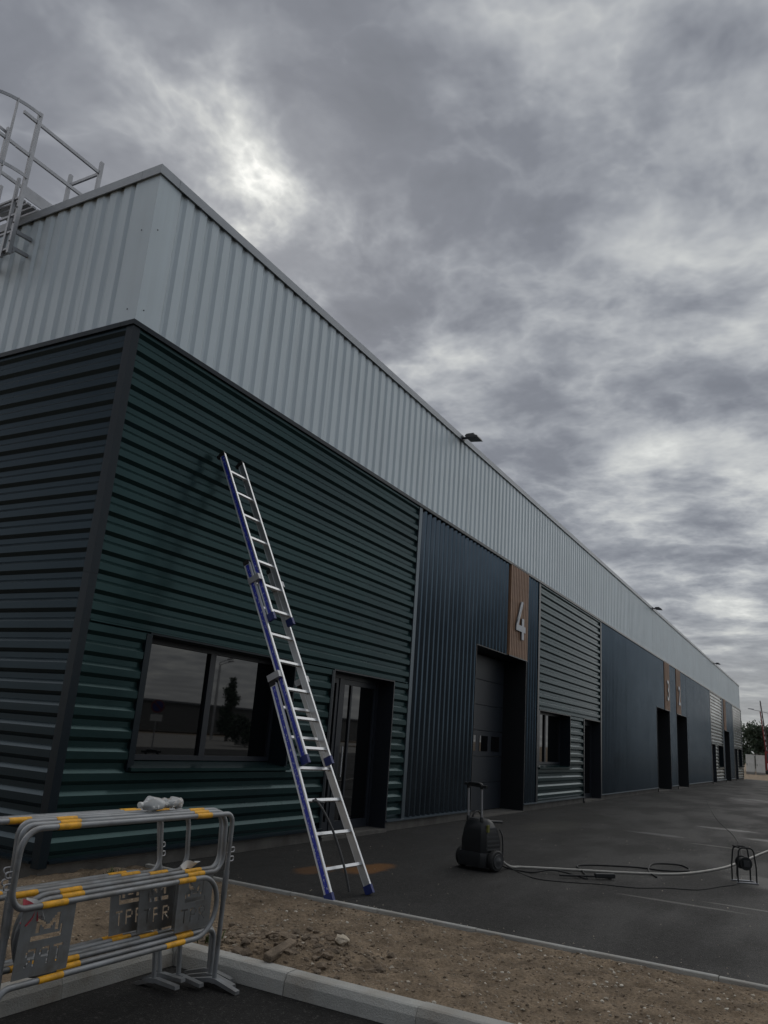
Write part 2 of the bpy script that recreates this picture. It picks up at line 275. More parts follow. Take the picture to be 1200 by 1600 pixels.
# ------------------------------------------------------------------ mesh helpers
class MB:
    def __init__(s): s.v = []; s.f = []
    def quad(s, a, b, c, d):
        i = len(s.v); s.v += [tuple(a), tuple(b), tuple(c), tuple(d)]; s.f.append((i, i + 1, i + 2, i + 3)); return s
    def hexa(s, p):      # 8 points: bottom ring 0-3, top ring 4-7
        i = len(s.v); s.v += [tuple(q) for q in p]
        s.f += [tuple(i + k for k in f) for f in ((3, 2, 1, 0), (4, 5, 6, 7), (0, 1, 5, 4), (1, 2, 6, 5), (2, 3, 7, 6), (3, 0, 4, 7))]; return s
    def box(s, x0, x1, y0, y1, z0, z1):
        return s.hexa([(x0, y0, z0), (x1, y0, z0), (x1, y1, z0), (x0, y1, z0), (x0, y0, z1), (x1, y0, z1), (x1, y1, z1), (x0, y1, z1)])
    def obox(s, o, a, b, c):  # oriented box: corner o, edge vectors a b c
        o, a, b, c = Vector(o), Vector(a), Vector(b), Vector(c)
        return s.hexa([o, o + a, o + a + b, o + b, o + c, o + a + c, o + a + b + c, o + b + c])
    def bar(s, p, q, w, h, up=(0, 0, 1)):   # box bar from p to q centred, w sideways, h along up
        p, q = Vector(p), Vector(q); d = (q - p).normalized(); side = d.cross(Vector(up))
        if side.length < 1e-4: side = d.cross(Vector((1, 0, 0)))
        side.normalize(); u = side.cross(d)
        return s.obox(p - side * w / 2 - u * h / 2, q - p, side * w, u * h)
    def prism(s, poly, mapf, t0, t1):   # closed polygon extruded
        n = len(poly); i = len(s.v)
        s.v += [tuple(mapf(a, b, t0)) for a, b in poly] + [tuple(mapf(a, b, t1)) for a, b in poly]
        s.f.append(tuple(i + k for k in range(n))[::-1]); s.f.append(tuple(i + n + k for k in range(n)))
        for k in range(n): s.f.append((i + k, i + (k + 1) % n, i + n + (k + 1) % n, i + n + k))
        return s
    def tube(s, pts, r, n=10, closed=False):
        pts = [Vector(p) for p in pts]; N = len(pts); rings = []
        ref = None
        for k in range(N):
            if closed: t = pts[(k + 1) % N] - pts[k - 1]
            else: t = pts[min(k + 1, N - 1)] - pts[max(k - 1, 0)]
            t.normalize()
            if ref is None:
                ref = t.cross(Vector((0, 0, 1)))
                if ref.length < 0.05: ref = t.cross(Vector((0, 1, 0)))
            ref = (ref - t * ref.dot(t)); ref.normalize(); b = t.cross(ref)
            rr = r[k] if isinstance(r, (list, tuple)) else r
            i = len(s.v); s.v += [tuple(pts[k] + (ref * math.cos(2 * math.pi * j / n) + b * math.sin(2 * math.pi * j / n)) * rr) for j in range(n)]; rings.append(i)
        for k in range(N if closed else N - 1):
            a, b2 = rings[k], rings[(k + 1) % N]
            for j in range(n): s.f.append((a + j, a + (j + 1) % n, b2 + (j + 1) % n, b2 + j))
        if not closed:
            s.f.append(tuple(rings[0] + j for j in range(n))[::-1]); s.f.append(tuple(rings[-1] + j for j in range(n)))
        return s
    def lathe(s, prof, o=(0, 0, 0), ax=(0, 0, 1), n=20):   # prof list (r, t) along ax
        o, ax = Vector(o), Vector(ax).normalized(); a = ax.orthogonal().normalized(); b = ax.cross(a); rings = []
        for r, t in prof:
            i = len(s.v); s.v += [tuple(o + ax * t + (a * math.cos(2 * math.pi * j / n) + b * math.sin(2 * math.pi * j / n)) * r) for j in range(n)]; rings.append(i)
        for p, q in zip(rings, rings[1:]):
            for j in range(n): s.f.append((p + j, p + (j + 1) % n, q + (j + 1) % n, q + j))
        s.f.append(tuple(rings[0] + j for j in range(n))[::-1]); s.f.append(tuple(rings[-1] + j for j in range(n)))
        return s
    def mesh(s, name, m, smooth=False):
        me = D.meshes.new(name); me.from_pydata(s.v, [], s.f); me.materials.append(m)
        bm = bmesh.new(); bm.from_mesh(me); bmesh.ops.recalc_face_normals(bm, faces=bm.faces); bm.to_mesh(me); bm.free()
        if smooth:
            me.polygons.foreach_set('use_smooth', [True] * len(me.polygons))
            me.set_sharp_from_angle(angle=R(38))
        return me
    def build(s, name, m, parent=None, smooth=False, bevel=0.0):
        o = D.objects.new(name, s.mesh(name, m, smooth)); COL.objects.link(o)
        if parent: o.parent = parent
        if bevel:
            md = o.modifiers.new('bevel', 'BEVEL'); md.width = bevel; md.segments = 2; md.limit_method = 'ANGLE'
        return o
def tag(o, label, cat, group=None):
    o['label'] = label; o['category'] = cat
    if group: o['group'] = group
    return o
def struct(o): o['kind'] = 'structure'; return o
def stuff(o, label=None, cat=None):
    o['kind'] = 'stuff'
    if label: o['label'] = label; o['category'] = cat
    return o
def empty(name, loc=(0, 0, 0), rz=0.0):
    o = D.objects.new(name, None); COL.objects.link(o); o.location = loc; o.rotation_euler = (0, 0, rz); o.empty_display_size = 0.2; return o
def kids(o): return [c for c in D.objects if c.parent == o]
def copy_tree(o, parent=None):
    c = o.copy(); COL.objects.link(c)
    if parent: c.parent = parent
    for ch in kids(o): copy_tree(ch, c)
    return c
def inst(mesh, name, parent=None, M=None):
    o = D.objects.new(name, mesh); COL.objects.link(o)
    if parent: o.parent = parent
    if M is not None: o.matrix_local = M
    return o
def fillet(pts, rad, seg=7):
    pts = [Vector(p) for p in pts]; out = [pts[0]]
    for k in range(1, len(pts) - 1):
        r = rad[k - 1]; a = (pts[k - 1] - pts[k]).normalized(); b = (pts[k + 1] - pts[k]).normalized()
        ang = a.angle(b); t = r / math.tan(ang / 2); c = pts[k] + (a + b).normalized() * (r / math.sin(ang / 2))
        p0 = pts[k] + a * t - c; p1 = pts[k] + b * t - c
        tot = p0.angle(p1); axis = p0.cross(p1).normalized()
        for j in range(seg + 1): out.append(c + Matrix.Rotation(tot * j / seg, 3, axis) @ p0)
    out.append(pts[-1]); return out
def spline(pts, n=8):
    P = [Vector(p) for p in pts]; P = [P[0] * 2 - P[1]] + P + [P[-1] * 2 - P[-2]]; out = []
    for k in range(1, len(P) - 2):
        for j in range(n):
            t = j / n; a, b, c, d = P[k - 1], P[k], P[k + 1], P[k + 2]
            out.append(0.5 * ((2 * b) + (c - a) * t + (2 * a - 5 * b + 4 * c - d) * t * t + (3 * b - a - 3 * c + d) * t ** 3))
    out.append(P[-2]); return out

# ------------------------------------------------------------------ setting: ground
LOT = -0.06; ROAD = -0.15
struct(MB().quad((-900, -900, -0.22), (1200, -900, -0.22), (1200, 900, -0.22), (-900, 900, -0.22)).build('ground', M_soil))
struct(MB().quad((-40, -60, ROAD), (-0.80, -60, ROAD), (-0.80, -2.52, ROAD), (-40, -2.52, ROAD)).build('road', M_road))
def lot_sheet():
    mb = MB(); xs = [1.41, 3, 5, 8, 12, 20, 30, 45, 60, 80]; ys = [-26, -12, -7, -4.5, -3, -1.5, -0.02 + 0.1]
    nx = len(xs)
    for y in ys:
        for x in xs: mb.v.append((x, y, LOT))
    for j in range(len(ys) - 1):
        for i in range(nx - 1): a = j * nx + i; mb.f.append((a, a + 1, a + nx + 1, a + nx))
    return mb
struct(lot_sheet().build('car_park', M_lot))

def soil_h(x, y):
    p = Vector((x, y, 0))
    h = 0.032 * noise.noise(p * 1.3) + 0.024 * noise.noise(p * 3.7) + 0.017 * noise.noise(p * 9.0) + 0.012 * noise.noise(p * 19.0)
    dd, _ = noise.voronoi(p * 9.0); h += 0.012 * max(0, 0.35 - dd[0]) * 2
    # spoil heap with clods by the kerb
    g = math.exp(-(((x + 0.35) / 0.34) ** 2 + ((y + 3.25) / 0.55) ** 2)); h += 0.05 * g + 0.03 * g * noise.noise(p * 14.0)
    z = -0.022 + h
    if y < -2.46: k = min(1.0, max(0.0, (x + 0.70) / 0.16)); z = -0.030 * (1 - k) + z * k
    if x < -0.6 and y > -2.52: k = min(1.0, max(0.0, (-2.49 - y) / -0.16)); z = -0.030 * (1 - k) + z * k
    k = min(1.0, max(0.0, (1.372 - x) / 0.10)); return -0.035 * (1 - k) + z * k
def soil_bed():
    mb = MB(); idx = {}; st = 0.022
    def patch(x0, x1, y0, y1):
        nx = int((x1 - x0) / st) + 1; ny = int((y1 - y0) / st) + 1; base = len(mb.v)
        for j in range(ny + 1):
            for i in range(nx + 1):
                x = x0 + (x1 - x0) * i / nx; y = y0 + (y1 - y0) * j / ny
                mb.v.append((x, y, soil_h(x, y)))
        for j in range(ny):
            for i in range(nx): a = base + j * (nx + 1) + i; mb.f.append((a, a + 1, a + nx + 2, a + nx + 1))
    patch(-0.70, 1.37, -8.5, -2.46); patch(-7.0, 1.37, -2.46, 0.12)
    mb.quad((-0.72, -30, -0.03), (1.37, -30, -0.03), (1.37, -8.5, -0.035), (-0.72, -8.5, -0.035))
    return mb
o = struct(soil_bed().build('soil_bed', M_soil, smooth=True)); 
def stones(n, size0, size1, m, name, label, region=None, sink=0.3, flat=0.7):
    mb = MB(); ico = bmesh.new(); bmesh.ops.create_icosphere(ico, subdivisions=1, radius=1.0)
    ico.verts.ensure_lookup_table(); V = [v.co.copy() for v in ico.verts]; F = [tuple(v.index for v in f.verts) for f in ico.faces]; ico.free()
    for k in range(n):
        if region: x, y = region()
        elif random.random() < 0.72: x, y = random.uniform(-0.66, 1.33), random.uniform(-8.0, -2.4)
        else: x, y = random.uniform(-5.0, 1.33), random.uniform(-2.4, -0.1)
        s = size0 * (size1 / size0) ** (random.random() ** 2.2)
        rot = Matrix.Rotation(random.uniform(0, 6.28), 3, 'Z') @ Matrix.Rotation(random.uniform(-0.4, 0.4), 3, 'X')
        sc = Vector((s * random.uniform(0.75, 1.3), s * random.uniform(0.6, 1.0), s * flat * random.uniform(0.6, 1.0)))
        z = soil_h(x, y) + sc.z * (1 - 2 * sink) * 0.5; i = len(mb.v)
        for v in V:
            w = v * (1 + random.uniform(-0.22, 0.22)); w = Vector((w.x * sc.x, w.y * sc.y, w.z * sc.z)); w = rot @ w; mb.v.append((x + w.x, y + w.y, z + w.z))
        mb.f += [tuple(i + q for q in f) for f in F]
    ob = mb.build(name, m); return stuff(ob, label, 'stones')
def heap():
    while True:
        x, y = random.gauss(-0.35, 0.26), random.gauss(-3.2, 0.42)
        if -0.66 < x < 1.2 and y < -2.5: return x, y
stones(5200, 0.005, 0.018, M_clod, 'soil_crumbs', 'brown soil crumbs scattered over the planting bed')
stones(420, 0.012, 0.055, M_clod, 'soil_clods', 'brown clods heaped on the soil behind the kerb', heap)
stones(1500, 0.005, 0.020, M_peb, 'gravel', 'small grey brown gravel strewn over the soil')
stones(420, 0.005, 0.020, M_pebw, 'chalk_pebbles', 'small whitish pebbles dotted over the brown soil')

def yard_grit(n):
    mb = MB()
    for k in range(n):
        x, y = (random.uniform(1.5, 14), random.uniform(-9, -0.3)) if random.random() < 0.7 else (1.45 + abs(random.gauss(0, 0.25)), random.uniform(-8, -0.3))
        s_ = 0.003 * (4.5 ** (random.random() ** 2.5)); a = random.uniform(0, 6.28); i = len(mb.v)
        for q in range(4): mb.v.append((x + s_ * random.uniform(.7, 1.3) * math.cos(a + q * 1.57), y + s_ * random.uniform(.7, 1.3) * math.sin(a + q * 1.57), LOT - 0.001))
        mb.v.append((x, y, LOT + s_ * random.uniform(.5, .9))); mb.f += [(i, i + 1, i + 4), (i + 1, i + 2, i + 4), (i + 2, i + 3, i + 4), (i + 3, i, i + 4)]
    return stuff(mb.build('yard_grit', M_peb), 'loose grit scattered over the dark asphalt yard', 'grit')
yard_grit(1500)
# kerb stones and edging blocks
def kerb_run(name):
    root = struct(empty(name)); prof = [(0.0, ROAD - 0.06), (0.012, -0.065), (0.035, -0.022), (0.05, -0.015), (0.15, -0.015), (0.15, ROAD - 0.06)]
    return root, prof
kr, kp = kerb_run('kerb')
ks_m = MB().prism(kp, lambda a, b, t: (a, -t, b), 0.0, 0.994).mesh('kerb_stone', M_kerb)
kx_m = MB().prism(kp, lambda a, b, t: (-t, a, b), 0.0, 0.994).mesh('kerb_stone', M_kerb)
for k in range(12):
    inst(ks_m, 'kerb_stone', kr, Matrix.Translation((-0.84 + random.uniform(-.004, .004), -2.62 - k, random.uniform(-.003, .003))))
for k in range(9):
    inst(kx_m, 'kerb_stone', kr, Matrix.Translation((-0.84 - k, -2.63 + random.uniform(-.004, .004), random.uniform(-.003, .003))))
MB().prism([(-0.84, -2.63), (-0.69, -2.63), (-0.69, -2.48), (-0.83, -2.48)], lambda a, b, t: (a, b + 0.004, t), ROAD - 0.06, -0.016).build('kerb_stone', M_kerb, kr)
er = struct(empty('kerb_edging'))
eb = MB().prism([(1.365, LOT - 0.12), (1.365, -0.006), (1.371, 0.0), (1.414, 0.0), (1.42, -0.006), (1.42, LOT - 0.12)], lambda a, b, t: (a, -t, b), 0, 0.993).mesh('edging_block', M_kerb)
for k in range(24): inst(eb, 'edging_block', er, Matrix.Translation((random.uniform(-.004, .004), -0.12 - k, random.uniform(-.004, .002))) @ Matrix.Rotation(random.uniform(-.004, .004), 4, 'Z'))

# ------------------------------------------------------------------ the building
B = empty('industrial_building'); tag(B, 'long flat-roofed industrial unit clad in silver, dark green and blue ribbed metal', 'building')
LEN = 76.9; MIRX = 38.45; H1 = 6.19; H2 = 8.45; ZB = 0.12; DEP = 24.0
def face_front(s, d, z): return (s, d, z)
def face_left(s, d, z): return (d, s, z)
def prof(a, b, pitch, crest, slope, depth, phase):
    pts = []; k = math.floor((a - phase) / pitch) - 1; br = [(0, 0), (crest, 0), (crest + slope, depth), (pitch - slope, depth)]
    full = []
    while phase + k * pitch < b + pitch:
        full += [(phase + k * pitch + t, d) for t, d in br]; k += 1
    def ev(x):
        for (t0, d0), (t1, d1) in zip(full, full[1:]):
            if t0 <= x <= t1: return d0 + (d1 - d0) * (x - t0) / max(t1 - t0, 1e-9)
        return 0
    pts = [(a, ev(a))] + [(t, d) for t, d in full if a + 1e-4 < t < b - 1e-4] + [(b, ev(b))]
    return pts
HR = dict(pitch=0.225, crest=0.078, slope=0.044, depth=0.038, phase=0.215)
VR = dict(pitch=0.225, crest=0.060, slope=0.032, depth=0.055, phase=0.07)
WR = dict(pitch=0.260, crest=0.130, slope=0.045, depth=0.028, phase=0.045)
def hsheet(face, s0, s1, z0, z1, off, m, P=HR):
    dj = random.uniform(0, 0.003); pr = prof(z0, z1, **P); mb = MB()
    for (a, d), (b, e) in zip(pr, pr[1:]): mb.quad(face(s0, off + d + dj, a), face(s1, off + d + dj, a), face(s1, off + e + dj, b), face(s0, off + e + dj, b))
    return mb.build('cladding_sheet', m, B)
def vsheet(face, s0, s1, z0, z1, off, m, P):
    dj = random.uniform(0, 0.003); pr = prof(s0, s1, **P); mb = MB()
    for (a, d), (b, e) in zip(pr, pr[1:]): mb.quad(face(a, off + d + dj, z0), face(b, off + e + dj, z0), face(b, off + e + dj, z1), face(a, off + d + dj, z1))
    return mb.build('cladding_sheet', m, B)
def hclad(face, s0, s1, z0, z1, off, m, cover=0.9, maxlen=6.2, seams=None):
    z = z0; edges = [s0] + [q for q in (seams or []) if s0 < q < s1] + [s1]
    while z < z1 - 1e-3:
        zn = HR['phase'] + cover * (math.floor((z - HR['phase'] + 1e-4) / cover) + 1); zn = min(zn, z1)
        for a, b in zip(edges, edges[1:]): hsheet(face, a, b, z, zn, off, m)
        z = zn
def vclad(face, s0, s1, z0, z1, off, m, P, ribs):
    c = P['pitch'] * ribs; s = s0; ph = P['phase'] + P['pitch'] * 0.25
    while s < s1 - 1e-3:
        sn = min(ph + c * (math.floor((s - ph + 1e-4) / c) + 1), s1); vsheet(face, s, sn, z0, z1, off, m, P); s = sn

def mx(a, b): return (2 * MIRX - b, 2 * MIRX - a)
# openings (x0,x1,z0,z1)
WIN = [(1.05, 4.08, 1.05, 2.54)]; GD = [(5.18, 7.28, 0.0, 2.54)]
WIN.append((15.98, 19.08, 1.05, 2.54)); GD.append((20.72, 22.93, 0.0, 2.54))
WIN += [(*mx(a, b), c, d) for a, b, c, d in WIN[:2]]; GD += [(*mx(a, b), c, d) for a, b, c, d in GD[:2]]
SD = [(11.2, 14.75), (33.82, 37.38)]; SD += [mx(*q) for q in SD]
WOOD = [(13.32, 14.75), (35.95, 37.38)]; WOOD += [mx(*q) for q in WOOD]
GREEN = [(0.0, 7.90), (15.80, 22.95)]; GREEN += [mx(*q) for q in GREEN]
BLUE = [(7.90, 15.80), (22.95, 53.95), mx(7.90, 15.80)]
TOPZ = H1 - 0.05; SZ = 3.74
for g0, g1 in GREEN:
    a0 = g0 + (0.10 if g0 < 0.1 else 0.09); a1 = g1 - (0.10 if g1 > 76 else 0.03)
    seam = [1.0] if g0 < 0.1 else []
    hclad(face_front, a0, a1, 2.54, TOPZ, 0.0, M_green, seams=seam)
    ops = sorted([w for w in WIN + GD if g0 - .01 <= w[0] < g1], key=lambda w: w[0]); s = a0
    for w in ops:
        if w[0] - s > 0.05: hclad(face_front, s, w[0], ZB + 0.02, 2.54, 0.0, M_green)
        if w[2] > 0.5: hclad(face_front, max(w[0], a0), min(w[1], a1), ZB + 0.02, w[2] - 0.06, 0.0, M_green)
        s = max(s, w[1])
    if a1 - s > 0.05: hclad(face_front, s, a1, ZB + 0.02, 2.54, 0.0, M_green)
for b0, b1 in BLUE:
    a0, a1 = b0 + 0.13, b1 - 0.05; s = a0
    cuts = sorted([(max(min(d[0], w[0]), a0), max(d[1], w[1]), d, w) for d, w in zip(SD, WOOD) if a0 < d[0] < a1], key=lambda q: q[0])
    for c0, c1, d, w in cuts:
        vclad(face_front, s, d[0], ZB + 0.02, TOPZ, 0.0, M_blue, VR, 5)
        for p, q in ((d[0], w[0]), (w[1], d[1])):
            if q - p > 0.02: vclad(face_front, p, q, SZ, TOPZ, 0.0, M_blue, VR, 5)
        s = d[1]
    vclad(face_front, s, a1, ZB + 0.02, TOPZ, 0.0, M_blue, VR, 5)
hclad(face_left, 0.10, 12.0, ZB + 0.02, TOPZ, 0.0, M_navy, seams=[6.1])
WOFF = 0.05
vclad(face_front, WOFF + 0.24, LEN - 0.3, H1 - 0.03, H2 - 0.10, WOFF, M_white, WR, 4)
vclad(face_left, WOFF + 0.40, 12.0, H1 - 0.03, H2 - 0.10, WOFF, M_white, WR, 4)
# core walls behind the sheets, roof
def core():
    doors = sorted(SD); s = 0.12
    for d in doors:
        MB().box(s, d[0] - 0.02, 0.44, 0.60, -0.3, 8.2).build('core_wall', M_black, B)
        MB().box(d[0] - 0.02, d[1] + 0.02, 0.44, 0.60, SZ + 0.02, 8.2).build('core_wall', M_black, B); s = d[1] + 0.02
    MB().box(s, LEN - 0.12, 0.44, 0.60, -0.3, 8.2).build('core_wall', M_black, B)
    MB().box(0.12, 0.30, 0.62, DEP, -0.3, 8.2).build('core_wall', M_black, B)
    MB().box(LEN - 0.3, LEN - 0.05, 0.1, DEP, 0.0, 8.3).build('end_wall', M_white, B)
    MB().box(0.12, LEN - 0.12, DEP - 0.2, DEP, -0.2, 8.3).build('rear_wall', M_white, B)
    MB().box(0.31, LEN - 0.31, 0.61, DEP - 0.21, 7.9, 8.1).build('flat_roof', M_roof, B)
    MB().box(0.30, LEN - 0.2, 0.12, 0.42, 8.12, H2 - 0.03).build('parapet', M_coping, B)
    MB().box(0.12, 0.42, 0.13, DEP, 8.12, H2 - 0.032).build('parapet', M_coping, B)
core()
# white corner flashing (flat), copings
MB().prism([(WOFF - .004, WOFF - .004), (WOFF + 0.262, WOFF - .004), (WOFF + 0.262, WOFF + .03), (WOFF + .03, WOFF + .03), (WOFF + .03, WOFF + 0.42), (WOFF - .004, WOFF + 0.42)], lambda a, b, t: (a, b, t), H1 - 0.03, H2 - 0.10).build('corner_flashing', M_white, B)
for z in (7.55,):
    for p, ax in (((WOFF + 0.10, WOFF - .004, z), (0, -1, 0)), ((WOFF - .004, WOFF + 0.17, z - 0.02), (-1, 0, 0)), ((WOFF + 0.10, WOFF - .004, 6.4), (0, -1, 0)), ((WOFF - .004, WOFF + 0.17, 6.4), (-1, 0, 0))):
        MB().lathe([(0.009, 0), (0.009, 0.004), (0.004, 0.008)], p, ax, 8).build('screw', M_black, B)
MB().prism([(WOFF + 0.0, 0), (WOFF + 0.05, 0), (WOFF + 0.05, 0.05), (WOFF, 0.05)], lambda a, b, t: (LEN - 0.30 + t, a - 0.006, H1 - 0.03 + b * 0), 0, 0.25) 
MB().box(LEN - 0.30, LEN - 0.02, WOFF - 0.004, WOFF + 0.05, H1 - 0.03, H2 - 0.10).build('corner_flashing', M_white, B)
cp = [(-0.035, -0.135), (-0.035, -0.004), (-0.03, 0.0), (0.34, 0.0), (0.34, -0.03), (-0.010, -0.03), (-0.010, -0.128), (-0.018, -0.135)]
s = 0.36
while s < LEN:
    e_ = min(s + 3.0, LEN + 0.02); MB().prism(cp, lambda a, b, t: (t, WOFF + a, H2 + b), s, e_ - 0.004).build('coping', M_coping, B); s = e_
s = 0.36
while s < 12:
    MB().prism(cp, lambda a, b, t: (WOFF + a, t, H2 + b), s, s + 2.996).build('coping', M_coping, B); s += 3
# mitred coping corner
cc = MB(); q = [(a, b) for a, b in cp]
def ring(f): 
    i = len(cc.v); cc.v.extend([f(a, b) for a, b in q]); return i
r1 = ring(lambda a, b: (0.356, WOFF + a, H2 + b)); r0 = ring(lambda a, b: (WOFF + a, WOFF + a, H2 + b)); r2 = ring(lambda a, b: (WOFF + a, 0.356, H2 + b))
for p_, q_ in ((r1, r0), (r0, r2)):
    for k in range(len(q)): cc.f.append((p_ + k, p_ + (k + 1) % len(q), q_ + (k + 1) % len(q), q_ + k))
cc.build('coping', M_coping, B)
# dark coping ledge between lower and upper cladding
dc = [(-0.030, -0.075), (-0.030, -0.012), (0.06, 0.006), (0.10, 0.006), (0.10, -0.02), (-0.010, -0.035), (-0.010, -0.075)]
s = 0.20
while s < LEN:
    e_ = min(s + 3.0, LEN); MB().prism(dc, lambda a, b, t: (t, a, H1 + b), s, e_ - 0.004).build('ledge_flashing', M_dtrim, B); s = e_
s = 0.20
while s < 12:
    MB().prism(dc, lambda a, b, t: (a, t, H1 + b), s, s + 2.996).build('ledge_flashing', M_dtrim, B); s += 3
cc = MB(); q = dc
r1 = ring(lambda a, b: (0.196, a, H1 + b)); r0 = ring(lambda a, b: (a, a, H1 + b)); r2 = ring(lambda a, b: (a, 0.196, H1 + b))
for p_, q_ in ((r1, r0), (r0, r2)):
    for k in range(len(q)): cc.f.append((p_ + k, p_ + (k + 1) % len(q), q_ + (k + 1) % len(q), q_ + k))
cc.build('ledge_flashing', M_dtrim, B)
# dark corner flashing, two lengths with a lap
for z0, z1, g in ((0.06, 3.1, 0.0), (3.08, H1 - 0.036, 0.003)):
    MB().prism([(-0.006 - g, -0.006 - g), (0.104, -0.006 - g), (0.104, 0.05), (0.05, 0.104), (-0.006 - g, 0.104)], lambda a, b, t: (a, b, t), z0, z1).build('corner_flashing', M_dtrim, B)
MB().box(LEN - 0.11, LEN + 0.003, -0.006, 0.06, 0.06, H1 - 0.05).build('corner_flashing', M_dtrim, B)
# vertical joint flashings between colours
for x in (7.90, 22.95, 2 * MIRX - 22.95 - 0.13 + 0.13, 2 * MIRX - 7.90):
    MB().box(x - 0.03, x + 0.10, -0.008, 0.05, ZB, TOPZ).build('joint_flashing', M_btrim if x < 8 else M_dtrim, B)
for x in (15.80, 2 * MIRX - 15.80):
    MB().box(x - 0.055, x + 0.095, -0.008, 0.05, ZB, TOPZ).build('joint_flashing', M_dtrim, B)
# base flashing and plinth between openings
gaps = sorted([(g[0], g[1]) for g in GD] + SD); s = 0.0
for g in gaps + [(LEN, LEN)]:
    if g[0] - s > 0.05:
        MB().prism([(-0.028, 0), (-0.028, 0.022), (0.05, 0.045), (0.05, 0)], lambda a, b, t: (t, a, ZB - 0.02 + b), s + (0.0 if s else 0.11), g[0]).build('base_flashing', M_btrim if s > 7 else M_dtrim, B)
        MB().box(s + 0.04, g[0], 0.03, 0.30, -0.25, ZB - 0.022).build('plinth', M_plinth, B)
    s = g[1]
MB().prism([(-0.028, 0), (-0.028, 0.022), (0.05, 0.045), (0.05, 0)], lambda a, b, t: (a, t, ZB - 0.02 + b), 0.11, 12).build('base_flashing', M_dtrim, B)
MB().box(0.03, 0.30, 0.31, 12, -0.25, ZB - 0.022).build('plinth', M_plinth, B)

REC = 0.35
def flash_opening(x0, x1, z0, z1, m, head=True, depth=REC):
    # jambs, head and trims around an opening
    for xa, xb in ((x0 - 0.012, x0 + 0.02), (x1 - 0.02, x1 + 0.012)):
        MB().box(xa, xb, -0.004, depth + 0.06, z0, z1).build('jamb', m, B)
    MB().box(x0 - 0.012, x1 + 0.012, -0.004, depth + 0.06, z1 + 0.001, z1 + 0.022).build('head_flashing', m, B)
def window(x0, x1, z0, z1):
    flash_opening(x0, x1, z0, z1, M_dtrim)
    MB().box(x0 - 0.075, x0 - 0.013, -0.006, 0.04, z0 - 0.06, z1).build('window_trim', M_dtrim, B)
    sl = MB().prism([(-0.05, -0.06), (-0.05, -0.025), (REC, 0.035), (REC, -0.06)], lambda a, b, t: (t, a, z0 + b), x0 - 0.05, x1 + 0.03).build('window_sill', M_green, B)
    r = empty('window'); r.parent = B
    y0, y1 = REC - 0.03, REC + 0.04; xm = x0 + 0.50 * (x1 - x0); zl, zh = z0 + 0.04, z1
    f = MB(); t = 0.06
    f.box(x0 + .02, x1 - .02, y0, y1, zh - t, zh); f.box(x0 + .02, x1 - .02, y0, y1, zl, zl + t)
    f.box(x0 + .02, x0 + .02 + t, y0, y1, zl + t, zh - t); f.box(x1 - .02 - t, x1 - .02, y0, y1, zl + t, zh - t); f.box(xm - 0.055, xm + 0.055, y0 - 0.005, y1, zl + t, zh - t)
    f.build('window_frame', M_frame, r)
    for a, b in ((x0 + .02 + t, xm - .055), (xm + .055, x1 - .02 - t)):
        MB().box(a, b, REC + 0.005, REC + 0.03, zl + t, zh - t).build('pane', M_glass, r)
def glass_door(x0, x1, z0, z1, flip=False):
    flash_opening(x0, x1, LOT, z1, M_frame)
    MB().box(x0 - 0.07, x0 - 0.013, -0.006, 0.04, ZB, z1).build('door_trim', M_dtrim, B)
    r = empty('glass_door'); r.parent = B; y0, y1 = REC - 0.03, REC + 0.04; w = x1 - x0
    xs = x0 + (0.36 if not flip else 0.60) * w
    f = MB(); t = 0.07
    f.box(x0 + .02, x1 - .02, y0, y1, z1 - t, z1); f.box(x0 + .02, x0 + .02 + t, y0, y1, 0.0, z1 - t); f.box(x1 - .02 - t, x1 - .02, y0, y1, 0.0, z1 - t); f.box(xs - 0.05, xs + 0.05, y0 - .005, y1, 0.0, z1 - t)
    f.build('door_frame', M_frame, r)
    for a, b in ((x0 + .02 + t, xs - .05), (xs + .05, x1 - .02 - t)):
        lf = MB(); g = 0.085; za, zb = 0.005, z1 - t - .005
        lf.box(a + .004, a + g, y0 + .01, y1 - .01, za, zb); lf.box(b - g, b - .004, y0 + .01, y1 - .01, za, zb); lf.box(a + g, b - g, y0 + .01, y1 - .01, zb - g, zb); lf.box(a + g, b - g, y0 + .01, y1 - .01, za, za + 0.14)
        if b - a > 0.9: lf.box(a + g + 0.22, a + g + 0.27, y0 + .01, y1 - .01, za + .14, zb - g)
        lf.build('door_leaf', M_frame, r); MB().box(a + g, b - g, REC + .004, REC + .018, za + .14, zb - g).build('pane', M_glass, r)
    MB().tube([(xs + 0.12, y0 - 0.05, 0.85), (xs + 0.12, y0 - 0.05, 1.35)], 0.014, 8).build('handle', M_alu, r, True)
    MB().box(x0, x1, -0.03, REC + 0.05, -0.25, -0.004).build('threshold', M_plinth, B)
for w in WIN: window(*w)
for k, g in enumerate(GD): glass_door(*g, flip=k > 1)
